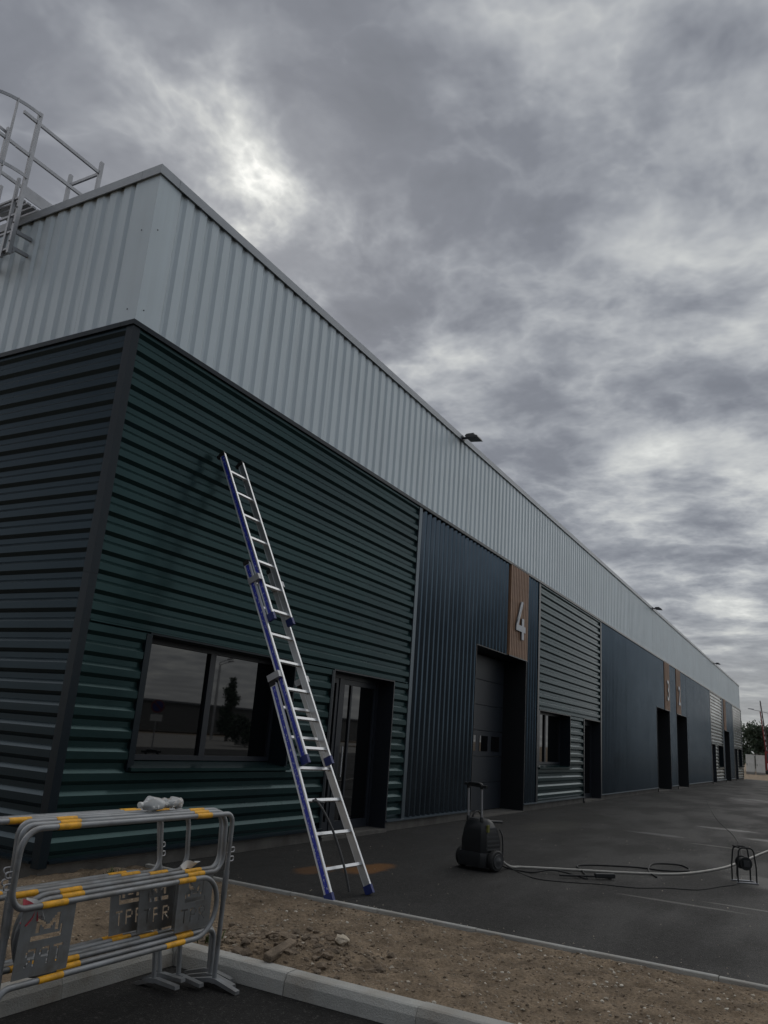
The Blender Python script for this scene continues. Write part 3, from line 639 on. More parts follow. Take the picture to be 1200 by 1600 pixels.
# slight lintel flashing line running across each green bay above the openings
for g0, g1 in GREEN:
    MB().prism([(-0.012, 0), (-0.012, 0.016), (0.03, 0.03), (0.03, 0)], lambda a, b, t: (t, a, 2.565 + b), g0 + 0.11, g1 - 0.11).build('lintel_flashing', M_green, B)
SDEP = 0.62
def sect_door(x0, x1):
    flash_opening(x0, x1, LOT, SZ, M_black, depth=SDEP)
    r = empty('sectional_door'); r.parent = B; n = 6; h = (SZ - 0.02) / n
    for k in range(n):
        z0 = 0.0 + k * h - (0.03 if k == 0 else 0); z1 = (k + 1) * h - 0.008
        p = MB().box(x0 - 0.01, x1 + 0.01, SDEP, SDEP + 0.05, z0, z1).build('door_panel', M_door, r, bevel=0.006)
        if k == 2:
            nwin = 4; ww = 0.55; gp = (x1 - x0 - nwin * ww) / (nwin + 1)
            for j in range(nwin):
                a = x0 + gp + j * (ww + gp)
                MB().box(a, a + ww, SDEP - 0.012, SDEP - 0.001, z0 + 0.12, z1 - 0.12).build('door_window', M_glass, p)
    MB().box(x0, x1, -0.02, SDEP, -0.25, LOT + 0.02).build('threshold', M_plinth, B)
    for q in (x0 - 0.02, x1 - 0.005): pass
for d in SD: sect_door(*d)
# terracotta slat panels
for w in WOOD:
    MB().box(w[0], w[1], 0.015, 0.05, SZ + 0.03, TOPZ).build('slat_backing', M_slat, B)
    n = 11; pt = (w[1] - w[0]) / n
    sm = MB().box(-pt * 0.36, pt * 0.36, -0.03, 0.013, SZ + 0.028, TOPZ - 0.004).mesh('slat', M_slat)
    for k in range(n): inst(sm, 'slat', B, Matrix.Translation((w[0] + pt * (k + 0.5), 0, 0)))
    MB().box(w[0] - 0.02, w[1] + 0.02, -0.034, 0.05, SZ + 0.002, SZ + 0.026).build('slat_trim', M_dtrim, B)
# unit numbers
def poly_num(polys, name, x, z, sc):
    mb = MB()
    for k, p in enumerate(polys): mb.prism(p, lambda a, b, t: (x + a * sc, t, z + b * sc), -0.075 - 0.0005 * k, -0.045 + 0.0005 * k)
    return mb.build(name, M_num, B)
poly_num([[(0.36, 1.0), (0.53, 1.0), (0.17, 0.36), (0.0, 0.36), (0.0, 0.33)], [(0.0, 0.20), (0.72, 0.20), (0.72, 0.36), (0.0, 0.36)], [(0.43, 0.0), (0.60, 0.0), (0.60, 0.56), (0.43, 0.56)]], 'number_four', 13.68, 4.25, 1.0)
def text_num(ch, x, z, h):
    cu_ = D.curves.new('digit', 'FONT'); cu_.body = ch; cu_.size = h / 0.70; cu_.extrude = 0.015; cu_.offset = 0.012
    to = D.objects.new('digit', cu_); COL.objects.link(to); bpy.context.view_layer.update()
    me = D.meshes.new_from_object(to.evaluated_get(bpy.context.evaluated_depsgraph_get())); D.objects.remove(to)
    me.materials.clear(); me.materials.append(M_num)
    w_ = max(v.co.x for v in me.vertices)
    o = inst(me, {'3': 'number_three', '2': 'number_two'}[ch], B, Matrix.Translation((x - w_ / 2, -0.06, z)) @ Matrix.Rotation(R(90), 4, 'X'))
text_num('3', (WOOD[1][0] + WOOD[1][1]) / 2, 4.25, 1.0); text_num('2', (WOOD[3][0] + WOOD[3][1]) / 2 if WOOD[3][0] < 50 else (WOOD[2][0] + WOOD[2][1]) / 2, 4.25, 1.0)

# ------------------------------------------------------------------ floodlights on the parapet
def floodlight(x, label):
    r = tag(empty('floodlight', (x, 0.0, H2 - 0.09)), label, 'floodlight', 'floodlights along the roof edge'); r.scale = (0.8, 0.85, 0.85)
    MB().bar((0, 0.0, 0.02), (0, -0.16, 0.0), 0.05, 0.05).build('arm', M_frame, r)
    MB().box(-0.09, 0.09, -0.008, 0.014, -0.05, 0.07).build('base_plate', M_frame, r)
    MB().prism([(-0.50, -0.075), (-0.14, -0.045), (-0.11, 0.02), (-0.16, 0.065), (-0.46, 0.0)], lambda a, b, t: (t, a, b), -0.20, 0.20).build('lamp_head', M_plast2, r, bevel=0.01)
    for k in range(6): MB().box(-0.17 + k * 0.062, -0.155 + k * 0.062, -0.36, -0.18, 0.02, 0.075).build('cooling_fin', M_plast2, r)
floodlight(9.9, 'black floodlight on the silver roof edge above the first blue bay'); floodlight(33.4, 'middle of three floodlights along the silver roof edge'); floodlight(57.5, 'farthest floodlight on the silver roof edge near the end')

# ------------------------------------------------------------------ roof access ladder with cage and guardrails
def roof_ladder():
    r = tag(empty('roof_access_ladder', (-0.22, 2.85, 7.6)), 'galvanised caged roof ladder with guardrails over the parapet', 'ladder'); o = Vector((-0.22, 2.85, 7.6))
    def bl(mb, n, m=M_galv, sm=False, parent=r):
        ob = mb.build(n, m, parent, sm); 
        if parent is r: ob.matrix_parent_inverse = Matrix.Translation(-o)
        return ob
    yn, yf = 2.50, 3.22; xs = -0.22
    for y in (yn, yf):
        bl(MB().box(xs - 0.03, xs + 0.03, y - 0.022, y + 0.022, 7.62, 9.98), 'stile')
        for z in (7.8, 8.1, 8.35): bl(MB().lathe([(0.012, 0), (0.012, 0.006)], (xs - 0.031, y, z), (-1, 0, 0), 8), 'bolt', M_black)
        bl(MB().bar((xs - 0.25, y, 9.80), (0.95, y, 9.80), 0.03, 0.05), 'handrail'); bl(MB().bar((xs - 0.25, y, 9.22), (0.95, y, 9.22), 0.03, 0.05), 'handrail')
        bl(MB().box(0.90, 0.96, y - 0.022, y + 0.022, 8.1, 10.0), 'guard_post')
        bl(MB().box(xs - 0.01, 0.96, y - 0.006, y + 0.006, 8.56, 8.74), 'toe_board')
    bl(MB().bar((0.93, yn, 9.80), (0.93, yf, 9.80), 0.03, 0.05), 'handrail')
    for k in range(8): bl(MB().bar((xs, yn, 7.7 + k * 0.28), (xs, yf, 7.7 + k * 0.28), 0.03, 0.03), 'rung') if k < 4 else None
    for k in range(11): bl(MB().box(xs + 0.04 + k * 0.085, xs + 0.10 + k * 0.085, yn + 0.03, yf - 0.03, 8.52, 8.55), 'platform_slat')
    # inner ladder stiles and wall brackets
    for y in (yn + 0.16, yf - 0.16): bl(MB().box(xs - 0.02, xs + 0.02, y - 0.02, y + 0.02, 7.6, 8.9), 'stile')
    for z in (7.72, 7.98):
        for y in (yn - 0.01, yf + 0.01): bl(MB().bar((xs + 0.03, y, z), (0.05, y, z + 0.02), 0.04, 0.05), 'wall_bracket')
    bl(MB().bar((xs + 0.04, yn - 0.04, 7.68), (xs + 0.04, yf + 0.04, 7.68), 0.03, 0.05), 'wall_bracket')
    # cage hoops with straps
    for z in (9.92, 8.85):
        hp = [Vector((xs - 0.72 * math.sin(math.pi * k / 18), (yn + yf) / 2 - 0.40 * math.cos(math.pi * k / 18), z)) for k in range(19)]
        mb = MB()
        for a, b in zip(hp, hp[1:]): mb.bar(a, b + (b - a) * 0.08, 0.012, 0.05)
        bl(mb, 'cage_hoop')
    for k in (3, 6, 9, 12, 15):
        p = Vector((xs - 0.715 * math.sin(math.pi * k / 18), (yn + yf) / 2 - 0.395 * math.cos(math.pi * k / 18), 0)); bl(MB().box(p.x - .01, p.x + .01, p.y - .018, p.y + .018, 8.80, 9.95), 'cage_strap')
roof_ladder()

# ------------------------------------------------------------------ extension ladder
def ext_ladder():
    foot = Vector((1.80, -2.70, LOT + 0.08)); top = Vector((1.90, -0.10, 5.02))
    r = tag(empty('extension_ladder', foot), 'tall aluminium three-section ladder with blue labels leaning on the green wall', 'ladder')
    d = (top - foot).normalized(); LN = (top - foot).length
    e = Vector((1, 0.0, 0)); e = (e - d * e.dot(d)).normalized(); n = d.cross(e).normalized()
    if n.y > 0: n = -n            # n points away from the wall, towards the climber
    def P(s, w, h): return d * s + e * w + n * h
    def part(mb, name, m, parent=r, sm=False): return mb.build(name, m, parent, sm)
    SDP = 0.072
    def section(s0, s1, w0, w1, h0, rung0, pitch=0.352):
        wid = lambda s: w0 + (w1 - w0) * (s - s0) / (s1 - s0)
        for sgn in (-1, 1):
            def slab(sa, sb, wo, wt, ha, hb):     # slab that follows the stile, offset wo outward, wt thick
                a0, b0 = sgn * wid(sa) / 2 + wo, sgn * wid(sb) / 2 + wo
                return MB().hexa([P(sa, a0, ha), P(sa, a0 + wt, ha), P(sa, a0 + wt, hb), P(sa, a0, hb), P(sb, b0, ha), P(sb, b0 + wt, ha), P(sb, b0 + wt, hb), P(sb, b0, hb)])
            st = part(slab(s0, s1, -0.011, 0.022, h0, h0 + SDP), 'stile', M_alu)
            part(slab(s0, s1, -0.015, 0.030, h0 + SDP, h0 + SDP + 0.006), 'stile_edge', M_aluw, st); part(slab(s0, s1, -0.015, 0.030, h0 - 0.006, h0), 'stile_edge', M_aluw, st)
            if sgn < 0: part(slab(s0 + 0.05, s1 - 0.03, -0.0135, 0.002, h0 + 0.014, h0 + SDP - 0.014), 'label_strip', M_label, st)
            part(slab(s0 - 0.035, s0 + 0.055, -0.022, 0.044, h0 - 0.012, h0 + SDP + 0.012), 'foot_cap', M_bluep, st)
            part(slab(s1 - 0.02, s1 + 0.035, -0.017, 0.034, h0 - 0.012, h0 + SDP + 0.002), 'end_cap', M_rub, st)
        s = rung0
        while s < s1 - 0.05:
            part(MB().obox(P(s, -wid(s) / 2 + 0.008, h0 + 0.02), d * 0.030, e * (wid(s) - 0.016), n * 0.034), 'rung', M_aluw); s += pitch
    section(0.035, 2.36, 0.78, 0.57, -0.172, 0.30)
    section(1.42, 3.95, 0.475, 0.475, -0.086, 1.55)
    section(3.15, LN, 0.385, 0.385, 0.0, 3.24)
    for sgn in (-1, 1):
        for s, w, h0 in ((2.40, 0.55, -0.18), (3.66, 0.46, -0.09)):
            part(MB().obox(P(s, sgn * w / 2 - 0.04, h0), d * 0.075, e * 0.07, n * 0.165), 'guide_bracket', M_galv)
        part(MB().obox(P(LN - 0.03, sgn * 0.1925 - 0.02, -0.05), d * 0.05, e * 0.04, n * 0.05), 'wall_pad', M_rub)
    part(MB().obox(P(2.36, 0.31, -0.10), d * 0.17, e * 0.012, n * 0.015).obox(P(2.36, 0.31, -0.10), d * 0.015, e * 0.07, n * 0.015), 'hook', M_alu)
    rp = spline([P(1.02, -0.20, -0.09), P(0.86, -0.17, -0.05), P(0.62, -0.10, -0.05), P(0.30, -0.08, -0.06), P(0.06, -0.06, -0.10)], 6)
    part(MB().tube(rp, 0.013, 7), 'strap', M_plast2, r, True); part(MB().tube([P(1.0, -0.25, -0.09), P(0.96, -0.10, -0.06)], 0.016, 6), 'strap_knot', M_plast2, r, True)
ext_ladder()

# ------------------------------------------------------------------ crowd barriers
BL = 1.75
def plate_mesh():
    W_, H_ = 28, 27; g = [[1] * W_ for _ in range(H_)]
    def cut(x, y, w, h):
        for j in range(y, y + h):
            for i in range(x, x + w): g[j][i] = 0
    # emblem: an M over a bracket (rows from the top)
    for k in range(5): cut(8 + k, 3 + k, 2, 2); cut(18 - k, 3 + k, 2, 2)
    cut(8, 3, 2, 7); cut(18, 3, 2, 7); cut(6, 11, 16, 2); cut(6, 8, 1, 4)
    # letters T P R, read from the other side (mirrored afterwards)
    T = ["#####", "..#..", "..#..", "..#..", "..#..", "..#..", "..#.."]; Pp = ["####.", "#...#", "#...#", "####.", "#....", "#....", "#...."]; Rr = ["####.", "#...#", "#...#", "####.", "#.#..", "#..#.", "#...#"]
    for n_, L_ in enumerate((T, Pp, Rr)):
        for j, row in enumerate(L_):
            for i, c in enumerate(row):
                if c == '#': g[16 + j][4 + n_ * 7 + i] = 0
    cs = 0.0125; mb = MB()
    for j in range(H_):
        i = 0
        while i < W_:
            if g[j][i]:
                k = i
                while k < W_ and g[j][k]: k += 1
                xa, xb = (W_ - k) * cs, (W_ - i) * cs     # mirrored
                z1 = 0.355 - j * (0.335 / H_); mb.box(xa, xb, -0.002, 0.002, z1 - 0.335 / H_, z1); i = k
            else: i += 1
    return mb
def make_barrier():
    r = empty('crowd_barrier'); rt = 0.0168
    path = fillet([(BL, 0, 0.03), (BL, 0, 1.12), (0, 0, 1.12), (0, 0, 0.72), (BL - 0.07, 0, 0.72), (BL - 0.07, 0, 0.345), (0.02, 0, 0.345), (0.02, 0, 0.03)], [0.07, 0.12, 0.10, 0.185, 0.185, 0.07], 8)
    MB().tube(path, rt, 12).build('frame_tube', M_gpaint, r, True)
    for x0, z, ln in ((0.22, 1.12, 0.15), (1.36, 1.12, 0.15), (0.20, 0.72, 0.17), (1.26, 0.72, 0.16), (0.26, 0.345, 0.16), (1.22, 0.345, 0.17)):
        MB().tube([(x0, 0, z), (x0 + ln, 0, z)], rt + 0.0016, 12).build('reflective_band', M_band, r, True)
    plm = plate_mesh(); pl = plm.build('sign_plate', M_plate, r); pl.location = (0.09, 0, 0.355)
    for x in (BL, 0.02):
        ft = MB().prism([(-0.21, 0.0), (-0.21, 0.022), (-0.03, 0.062), (0.03, 0.062), (0.21, 0.022), (0.21, 0.0), (0.03, 0.034), (-0.03, 0.034)], lambda a, b, t: (x + t, a, b), -0.022, 0.022).build('foot', M_gpaint, r)
    for zc in (0.86, 0.80):
        MB().tube(fillet([(BL - 0.02, 0, zc), (BL + 0.06, 0.0, zc), (BL + 0.06, 0.0, zc + 0.03), (BL - 0.0, 0.0, zc + 0.03)], [0.012, 0.012], 3), 0.0045, 6).build('coupling_hook', M_galv, r, True)
    MB().tube([(BL, 0, 0.56), (BL, 0, 0.74)], rt + 0.004, 12).build('sleeve', M_gpaint, r, True)
    return r
proto = make_barrier()
# (x of right end, y, flipped, label)
BAR = [(-1.03, -3.17, False, 0, 'grey crowd barrier with yellow bands, nearest of the stack, its full leg at the right'),
       (-0.945, -3.09, True, 2.0, 'grey crowd barrier second from the front of the stack'),
       (-0.865, -3.01, True, 3.5, 'grey crowd barrier reaching farthest right, third from the front of the stack'),
       (-1.11, -2.95, True, 6.0, 'grey crowd barrier fourth from the front of the stack'),
       (-1.28, -2.89, True, 8.5, 'grey crowd barrier second from the rear of the stack by the soil'),
       (-1.19, -2.85, False, 11.5, 'grey crowd barrier leaning at the rear of the stack, beside the kerb')]
for k, (xr, y, fl, tl, lab) in enumerate(BAR):
    b = proto if k == 0 else copy_tree(proto)
    b.location = (xr if fl else xr - BL, y, ROAD + 0.002); b.rotation_euler = (R(tl if fl else -tl), 0, (math.pi if fl else 0) + R(random.uniform(-0.8, 0.8)))
    tag(b, lab, 'barrier', 'crowd barriers stacked by the kerb')

# crushed clear bottle on the barrier rails
def bottle():
    prf = [(0.0, 0), (0.030, 0.0), (0.036, 0.012), (0.040, 0.04), (0.037, 0.055), (0.041, 0.07), (0.036, 0.09), (0.042, 0.12), (0.035, 0.15), (0.041, 0.18), (0.037, 0.21), (0.044, 0.24), (0.045, 0.30), (0.040, 0.33), (0.026, 0.365), (0.014, 0.385), (0.013, 0.405), (0.0, 0.406)]
    mb = MB().lathe([(max(a, 0.0005), b) for a, b in prf], n=22)
    v2 = []
    for x, y, z in mb.v:
        k = 1 + 0.45 * noise.noise(Vector((x * 34, y * 34, z * 26))); sq = 1 - 0.38 * math.exp(-((z - 0.13) / 0.09) ** 2)
        v2.append((x * k * sq, y * k, z + 0.006 * noise.noise(Vector((x * 40, y * 40, z * 9)))))
    mb.v = v2; r = tag(empty('plastic_bottle'), 'crushed clear plastic bottle lying on top of the barrier rails', 'bottle')
    ob = mb.build('bottle_body', M_bottle, r, True)
    MB().lathe([(0.016, 0), (0.016, 0.02), (0.014, 0.022)], (0, 0, 0.398), (0, 0, 1), 14).build('bottle_cap', M_white_p, r, True)
    r.location = (-1.30, -2.965, ROAD + 1.12 + 0.058); r.rotation_euler = (R(90), R(1), R(-76))
    return r
bo = bottle(); bo.rotation_euler = Matrix(((0, 0, -1), (0, 1, 0), (1, 0, 0))).to_euler(); bo.rotation_euler.rotate_axis('X', R(4)); 
bo.location = (-1.30, -2.90, ROAD + 1.12 + 0.060); bo.scale = (1.15, 1.15, 1.0)
# red and white tape tied to the nearest barrier, white scrap
def ribbon(pts, w, name, m, parent, axis=Vector((0.3, 0.5, 0.8))):
    P = spline(pts, 5); mb = MB()
    for k, (a, b) in enumerate(zip(P, P[1:])):
        ax0 = (Matrix.Rotation(k * 0.16, 3, 'X') @ axis).normalized() * w / 2; ax1 = (Matrix.Rotation((k + 1) * 0.16, 3, 'X') @ axis).normalized() * w / 2
        mb.quad(a - ax0, b - ax1, b + ax1, a + ax0)
    ob = mb.build(name, m, parent); sd = ob.modifiers.new('thick', 'SOLIDIFY'); sd.thickness = 0.0015; return ob
t = tag(empty('barrier_tape', (-2.66, -3.12, 0.56)), 'red and white tape knotted round the left end of the barriers', 'tape')
ribbon([(0, 0, 0.03), (0.04, -0.03, 0.0), (0.03, -0.04, -0.04), (-0.01, -0.04, -0.07)], 0.045, 'tape_tail', M_tape, t)
ribbon([(0.02, 0, 0.03), (0.07, -0.03, 0.01), (0.09, -0.035, -0.04), (0.11, -0.03, -0.06)], 0.05, 'tape_tail', M_white_p, t)
ribbon([(0.05, 0, 0.02), (0.05, -0.04, -0.02), (0.06, -0.04, -0.07)], 0.05, 'tape_tail', M_tape, t)
t = tag(empty('paper_scrap', (-1.16, -2.93, 0.60)), 'white scrap caught behind the barrier posts above the mid rail', 'scrap')
ribbon([(-0.06, 0, -0.01), (0.0, 0.01, 0.012), (0.06, 0.0, 0.0), (0.11, 0.01, 0.02)], 0.05, 'scrap_sheet', M_white_p, t, Vector((0.1, 0.8, 0.6)))

# ------------------------------------------------------------------ soil bits
def rock(name, loc, s, m, label, cat, sub=3, seed=0.0, rot=0.0):
    bm = bmesh.new(); bmesh.ops.create_icosphere(bm, subdivisions=sub, radius=1.0)
    for v in bm.verts:
        p = v.co * 1.3 + Vector((seed, seed, seed)); v.co *= 1 + 0.35 * noise.noise(p) + 0.12 * noise.noise(p * 3.1)
        v.co = Vector((v.co.x * s[0], v.co.y * s[1], v.co.z * s[2]))
    me = D.meshes.new(name); bm.to_mesh(me); bm.free(); me.materials.append(m)
    o = D.objects.new(name, me); COL.objects.link(o); o.location = loc; o.rotation_euler = (0.1, 0.2, rot); return tag(o, label, cat)
rock('stone', (0.02, -3.55, 0.035), (0.062, 0.05, 0.038), M_stone, 'largest pale stone lying on the clods in the soil bed', 'stone', 3, 2.0)
pk = MB().box(-0.17, 0.17, -0.035, 0.035, -0.025, 0.025).build('soil_slab', M_clod, bevel=0.012); pk.location = (-0.55, -3.37, 0.035); pk.rotation_euler = (R(14), R(-8), R(2)); tag(pk, 'long mud-caked slab lying in the soil behind the kerb', 'slab')

# weeds by the foot of the wall
def weed(x, y, n, h, name, label):
    mb = MB()
    for k in range(n):
        a = random.uniform(0, 6.28); l = h * random.uniform(0.5, 1.1); bx, by = x + random.gauss(0, 0.05), y + random.gauss(0, 0.04); z = soil_h(bx, by) - 0.005; w = 0.006
        dx, dy = math.cos(a), math.sin(a); px, py = -dy * w, dx * w
        mb.quad((bx - px, by - py, z), (bx + px, by + py, z), (bx + px + dx * l * .3, by + py + dy * l * .3, z + l * .7), (bx - px + dx * l * .3, by - py + dy * l * .3, z + l * .7))
        i = len(mb.v); mb.v += [(bx - px + dx * l * .3, by - py + dy * l * .3, z + l * .7), (bx + px + dx * l * .3, by + py + dy * l * .3, z + l * .7), (bx + dx * l * .8, by + dy * l * .8, z + l)]; mb.f.append((i, i + 1, i + 2))
    return tag(mb.build(name, M_weed), label, 'weed')
weed(0.55, -0.45, 34, 0.12, 'weed_tuft', 'small green weed tuft at the foot of the green wall')
weed(-0.35, -0.6, 26, 0.10, 'weed_tuft', 'low weed tuft in the soil left of the building corner')
weed(-0.55, -2.75, 30, 0.06, 'weed_tuft', 'tiny weed sprouting at the inner edge of the kerb')

# ------------------------------------------------------------------ pressure washer
def washer():
    r = tag(empty('pressure_washer', (4.98, -2.72, LOT), R(0)), 'black wheeled pressure washer with telescopic handle on the asphalt', 'washer')
    r.rotation_euler = (0, 0, R(-14)); r.scale = (1.18, 1.32, 1.04)
    def p(mb, n, m, par=r, sm=False, bv=0.0): return mb.build(n, m, par, sm, bv)
    def loft(secs):
        mb = MB(); rings = []
        for z, x0, x1, y0, y1 in secs:
            i = len(mb.v); c = 0.045
            mb.v += [(x0 + c, y0, z), (x1 - c, y0, z), (x1, y0 + c, z), (x1, y1 - c, z), (x1 - c, y1, z), (x0 + c, y1, z), (x0, y1 - c, z), (x0, y0 + c, z)]; rings.append(i)
        for a, b in zip(rings, rings[1:]):
            for k in range(8): mb.f.append((a + k, a + (k + 1) % 8, b + (k + 1) % 8, b + k))
        mb.f.append(tuple(rings[0] + k for k in range(8))[::-1]); mb.f.append(tuple(rings[-1] + k for k in range(8))); return mb
    p(loft([(0.05, -0.21, 0.21, -0.17, 0.17), (0.16, -0.22, 0.22, -0.18, 0.18), (0.22, -0.20, 0.20, -0.17, 0.17)]), 'chassis', M_plast, sm=True)
    body = p(loft([(0.20, -0.18, 0.18, -0.155, 0.155), (0.34, -0.185, 0.18, -0.16, 0.155), (0.48, -0.17, 0.13, -0.15, 0.14), (0.58, -0.15, 0.06, -0.135, 0.125), (0.62, -0.12, 0.02, -0.11, 0.10)]), 'body', M_plast, sm=True)
    for k in range(6): p(MB().box(-0.13, 0.13 - 0.012 * k, -0.166 + 0.002 * k, -0.155, 0.25 + k * 0.05, 0.268 + k * 0.05), 'vent_rib', M_plast2, body)
    for k in range(5): p(MB().box(0.165 - 0.012 * max(0, k - 2) * 2, 0.187 - 0.012 * max(0, k - 2) * 2, -0.10, 0.10, 0.25 + k * 0.045, 0.265 + k * 0.045), 'vent_rib', M_plast2, body)
    p(MB().box(-0.135, -0.10, -0.168, -0.150, 0.47, 0.56), 'type_label', M_yel, body)
    for y in (-0.20, 0.20):
        w = p(MB().lathe([(0.06, -0.032), (0.115, -0.03), (0.13, -0.016), (0.13, 0.016), (0.115, 0.03), (0.06, 0.032)], (-0.02, y, 0.13), (0, 1, 0), 28), 'wheel', M_rub, sm=True)
        sg = -1 if y < 0 else 1
        p(MB().lathe([(0.088, 0), (0.085, 0.010), (0.05, 0.006), (0.03, 0.016), (0.001, 0.018)], (-0.02, y + sg * 0.030, 0.13), (0, sg, 0), 24), 'hub_cap', M_plast2, w, True)
    for y in (-0.085, 0.085):
        p(MB().tube([(-0.13, y, 0.56), (-0.15, y, 1.00)], 0.0115, 10), 'handle_tube', M_galv, sm=True); p(MB().lathe([(0.02, 0), (0.02, 0.05), (0.014, 0.06)], (-0.13, y, 0.585), (0, 0, 1), 12), 'tube_collar', M_plast, sm=True)
    p(MB().tube(fillet([(-0.15, -0.085, 0.99), (-0.155, -0.085, 1.055), (-0.155, 0.085, 1.055), (-0.15, 0.085, 0.99)], [0.03, 0.03], 5), 0.018, 10), 'grip', M_plast, sm=True)
    p(MB().bar((-0.15, -0.15, 1.02), (-0.15, 0.13, 1.04), 0.03, 0.035), 'cross_grip', M_plast)
    p(MB().tube([Vector((0.06 + 0.09 * math.cos(a), 0.10, 0.60 + 0.09 * math.sin(a))) for a in [k * 0.35 for k in range(18)]], 0.011, 8), 'hose_coil', M_rub, sm=True)
    p(MB().tube([(0.02, -0.02, 0.58), (0.20, -0.06, 0.575), (0.30, -0.07, 0.57)], 0.016, 8), 'gun_holder', M_plast, sm=True)
    p(MB().tube(spline([(0.1, -0.165, 0.50), (0.15, -0.17, 0.42), (0.20, -0.15, 0.28), (0.21, -0.15, 0.12)], 5), 0.008, 6), 'power_cord', M_plast2, sm=True)
    p(MB().lathe([(0.022, 0), (0.022, 0.05)], (0.20, -0.02, 0.12), (1, 0, 0), 12), 'inlet', M_plast, sm=True)
washer()

# hose, cables, spray gun
def line(name, pts, r, m, label, cat, n=8):
    P = spline(pts, 7); o = MB().tube([q - Vector(pts[0]) for q in P], r, n).build(name, m, None, True); o.location = pts[0]; return tag(o, label, cat)
g = LOT
line('water_hose', [(5.15, -2.95, g + 0.12), (5.35, -3.02, g + 0.03), (5.55, -3.1, g + .015), (5.75, -3.35, g + .015), (6.05, -3.75, g + .015), (6.5, -4.35, g + .015), (7.15, -4.95, g + .015), (8.4, -5.35, g + .015), (9.8, -5.55, g + .015), (12.5, -5.85, g + .015), (15.5, -6.3, g + .015), (20, -7.5, g + .015)], 0.016, M_hose, 'pale grey water hose running from the washer across the asphalt', 'hose')
line('pressure_hose', [(5.15, -2.85, g + 0.10), (5.3, -3.0, g + .012), (5.25, -3.35, g + .012), (5.45, -3.55, g + .05), (5.55, -3.75, g + .03), (5.45, -4.05, g + .012), (6.0, -3.85, g + .012), (6.6, -3.65, g + .012), (7.2, -4.25, g + .012), (7.3, -4.7, g + .012), (7.7, -5.0, g + .012), (8.2, -4.8, g + .012), (7.9, -4.45, g + .012), (7.0, -4.55, g + .012), (6.5, -4.75, g + .012)], 0.011, M_rub, 'thin black pressure hose looping beside the grey hose', 'hose')
line('power_cable', [(5.15, -3.0, g + 0.08), (5.15, -3.2, g + .006), (4.85, -3.55, g + .006), (4.95, -3.9, g + .006), (5.2, -4.3, g + .006), (5.35, -4.7, g + .006), (5.7, -5.0, g + .006), (5.95, -5.35, g + .006), (6.5, -5.55, g + .006), (6.9, -5.7, g + .006), (7.1, -5.72, g + .006)], 0.006, M_rub, 'thin black power cable lying from the washer to the cable reel', 'cable')
line('extension_cable', [(7.3, -5.72, g + 0.32), (7.9, -5.65, g + .006), (10.5, -5.5, g + .006), (14.5, -5.0, g + .006), (20, -4.0, g + .006), (30, -2.5, g + .006)], 0.006, M_rub, 'thin black cable leading from the reel towards the far doors', 'cable')
def spray_gun():
    r = tag(empty('spray_gun', (5.55, -4.08, g), R(-50)), 'black spray gun lying on the asphalt beside the hoses', 'spray gun')
    MB().tube([(-0.45, 0, 0.03), (0.10, 0, 0.035)], 0.014, 8).build('lance', M_rub, r, True)
    MB().bar((0.05, 0, 0.045), (0.34, 0, 0.05), 0.05, 0.06).build('gun_body', M_plast, r, bevel=0.012)
    MB().bar((0.28, 0.0, 0.04), (0.34, 0.15, 0.03), 0.045, 0.05).build('pistol_grip', M_plast, r, bevel=0.012)
    MB().tube([(0.2, 0.02, 0.04), (0.22, 0.08, 0.035), (0.27, 0.10, 0.035)], 0.006, 6).build('trigger', M_plast2, r, True)
spray_gun()
def reel():
    r = tag(empty('cable_reel', (7.32, -5.80, LOT), R(-62)), 'black cable reel on a tubular stand at the right of the asphalt', 'cable reel')
    for y in (-0.10, 0.10):
        MB().tube(fillet([(-0.13, y, 0.012), (-0.13, y, 0.22), (-0.10 + 0.0, y, 0.47), (0.10, y, 0.47), (0.13, y, 0.22), (0.13, y, 0.012)], [0.05, 0.07, 0.07, 0.05], 5), 0.011, 8).build('frame_tube', M_rub, r, True)
        MB().tube([(-0.15, y, 0.012), (0.15, y, 0.012)], 0.011, 8).build('skid', M_galv, r, True)
        MB().lathe([(0.085, 0), (0.09, 0.006), (0.085, 0.012)], (0, y * 0.8 - 0.006, 0.26), (0, 1, 0), 24).build('drum_flange', M_plast, r, True)
    MB().tube([(-0.10, -0.10, 0.47), (-0.10, 0.10, 0.47)], 0.011, 8).build('handle', M_rub, r, True); MB().tube([(0.15, -0.10, 0.012), (0.15, 0.10, 0.012)], 0.011, 8).build('skid', M_galv, r, True)
    MB().lathe([(0.05, -0.072), (0.07, -0.06), (0.075, 0.0), (0.07, 0.06), (0.05, 0.072)], (0, 0, 0.26), (0, 1, 0), 20).build('cable_drum', M_rub, r, True)
    MB().box(-0.04, 0.04, -0.012 - 0.10, -0.09, 0.22, 0.30).build('socket_plate', M_plast2, r)
reel()

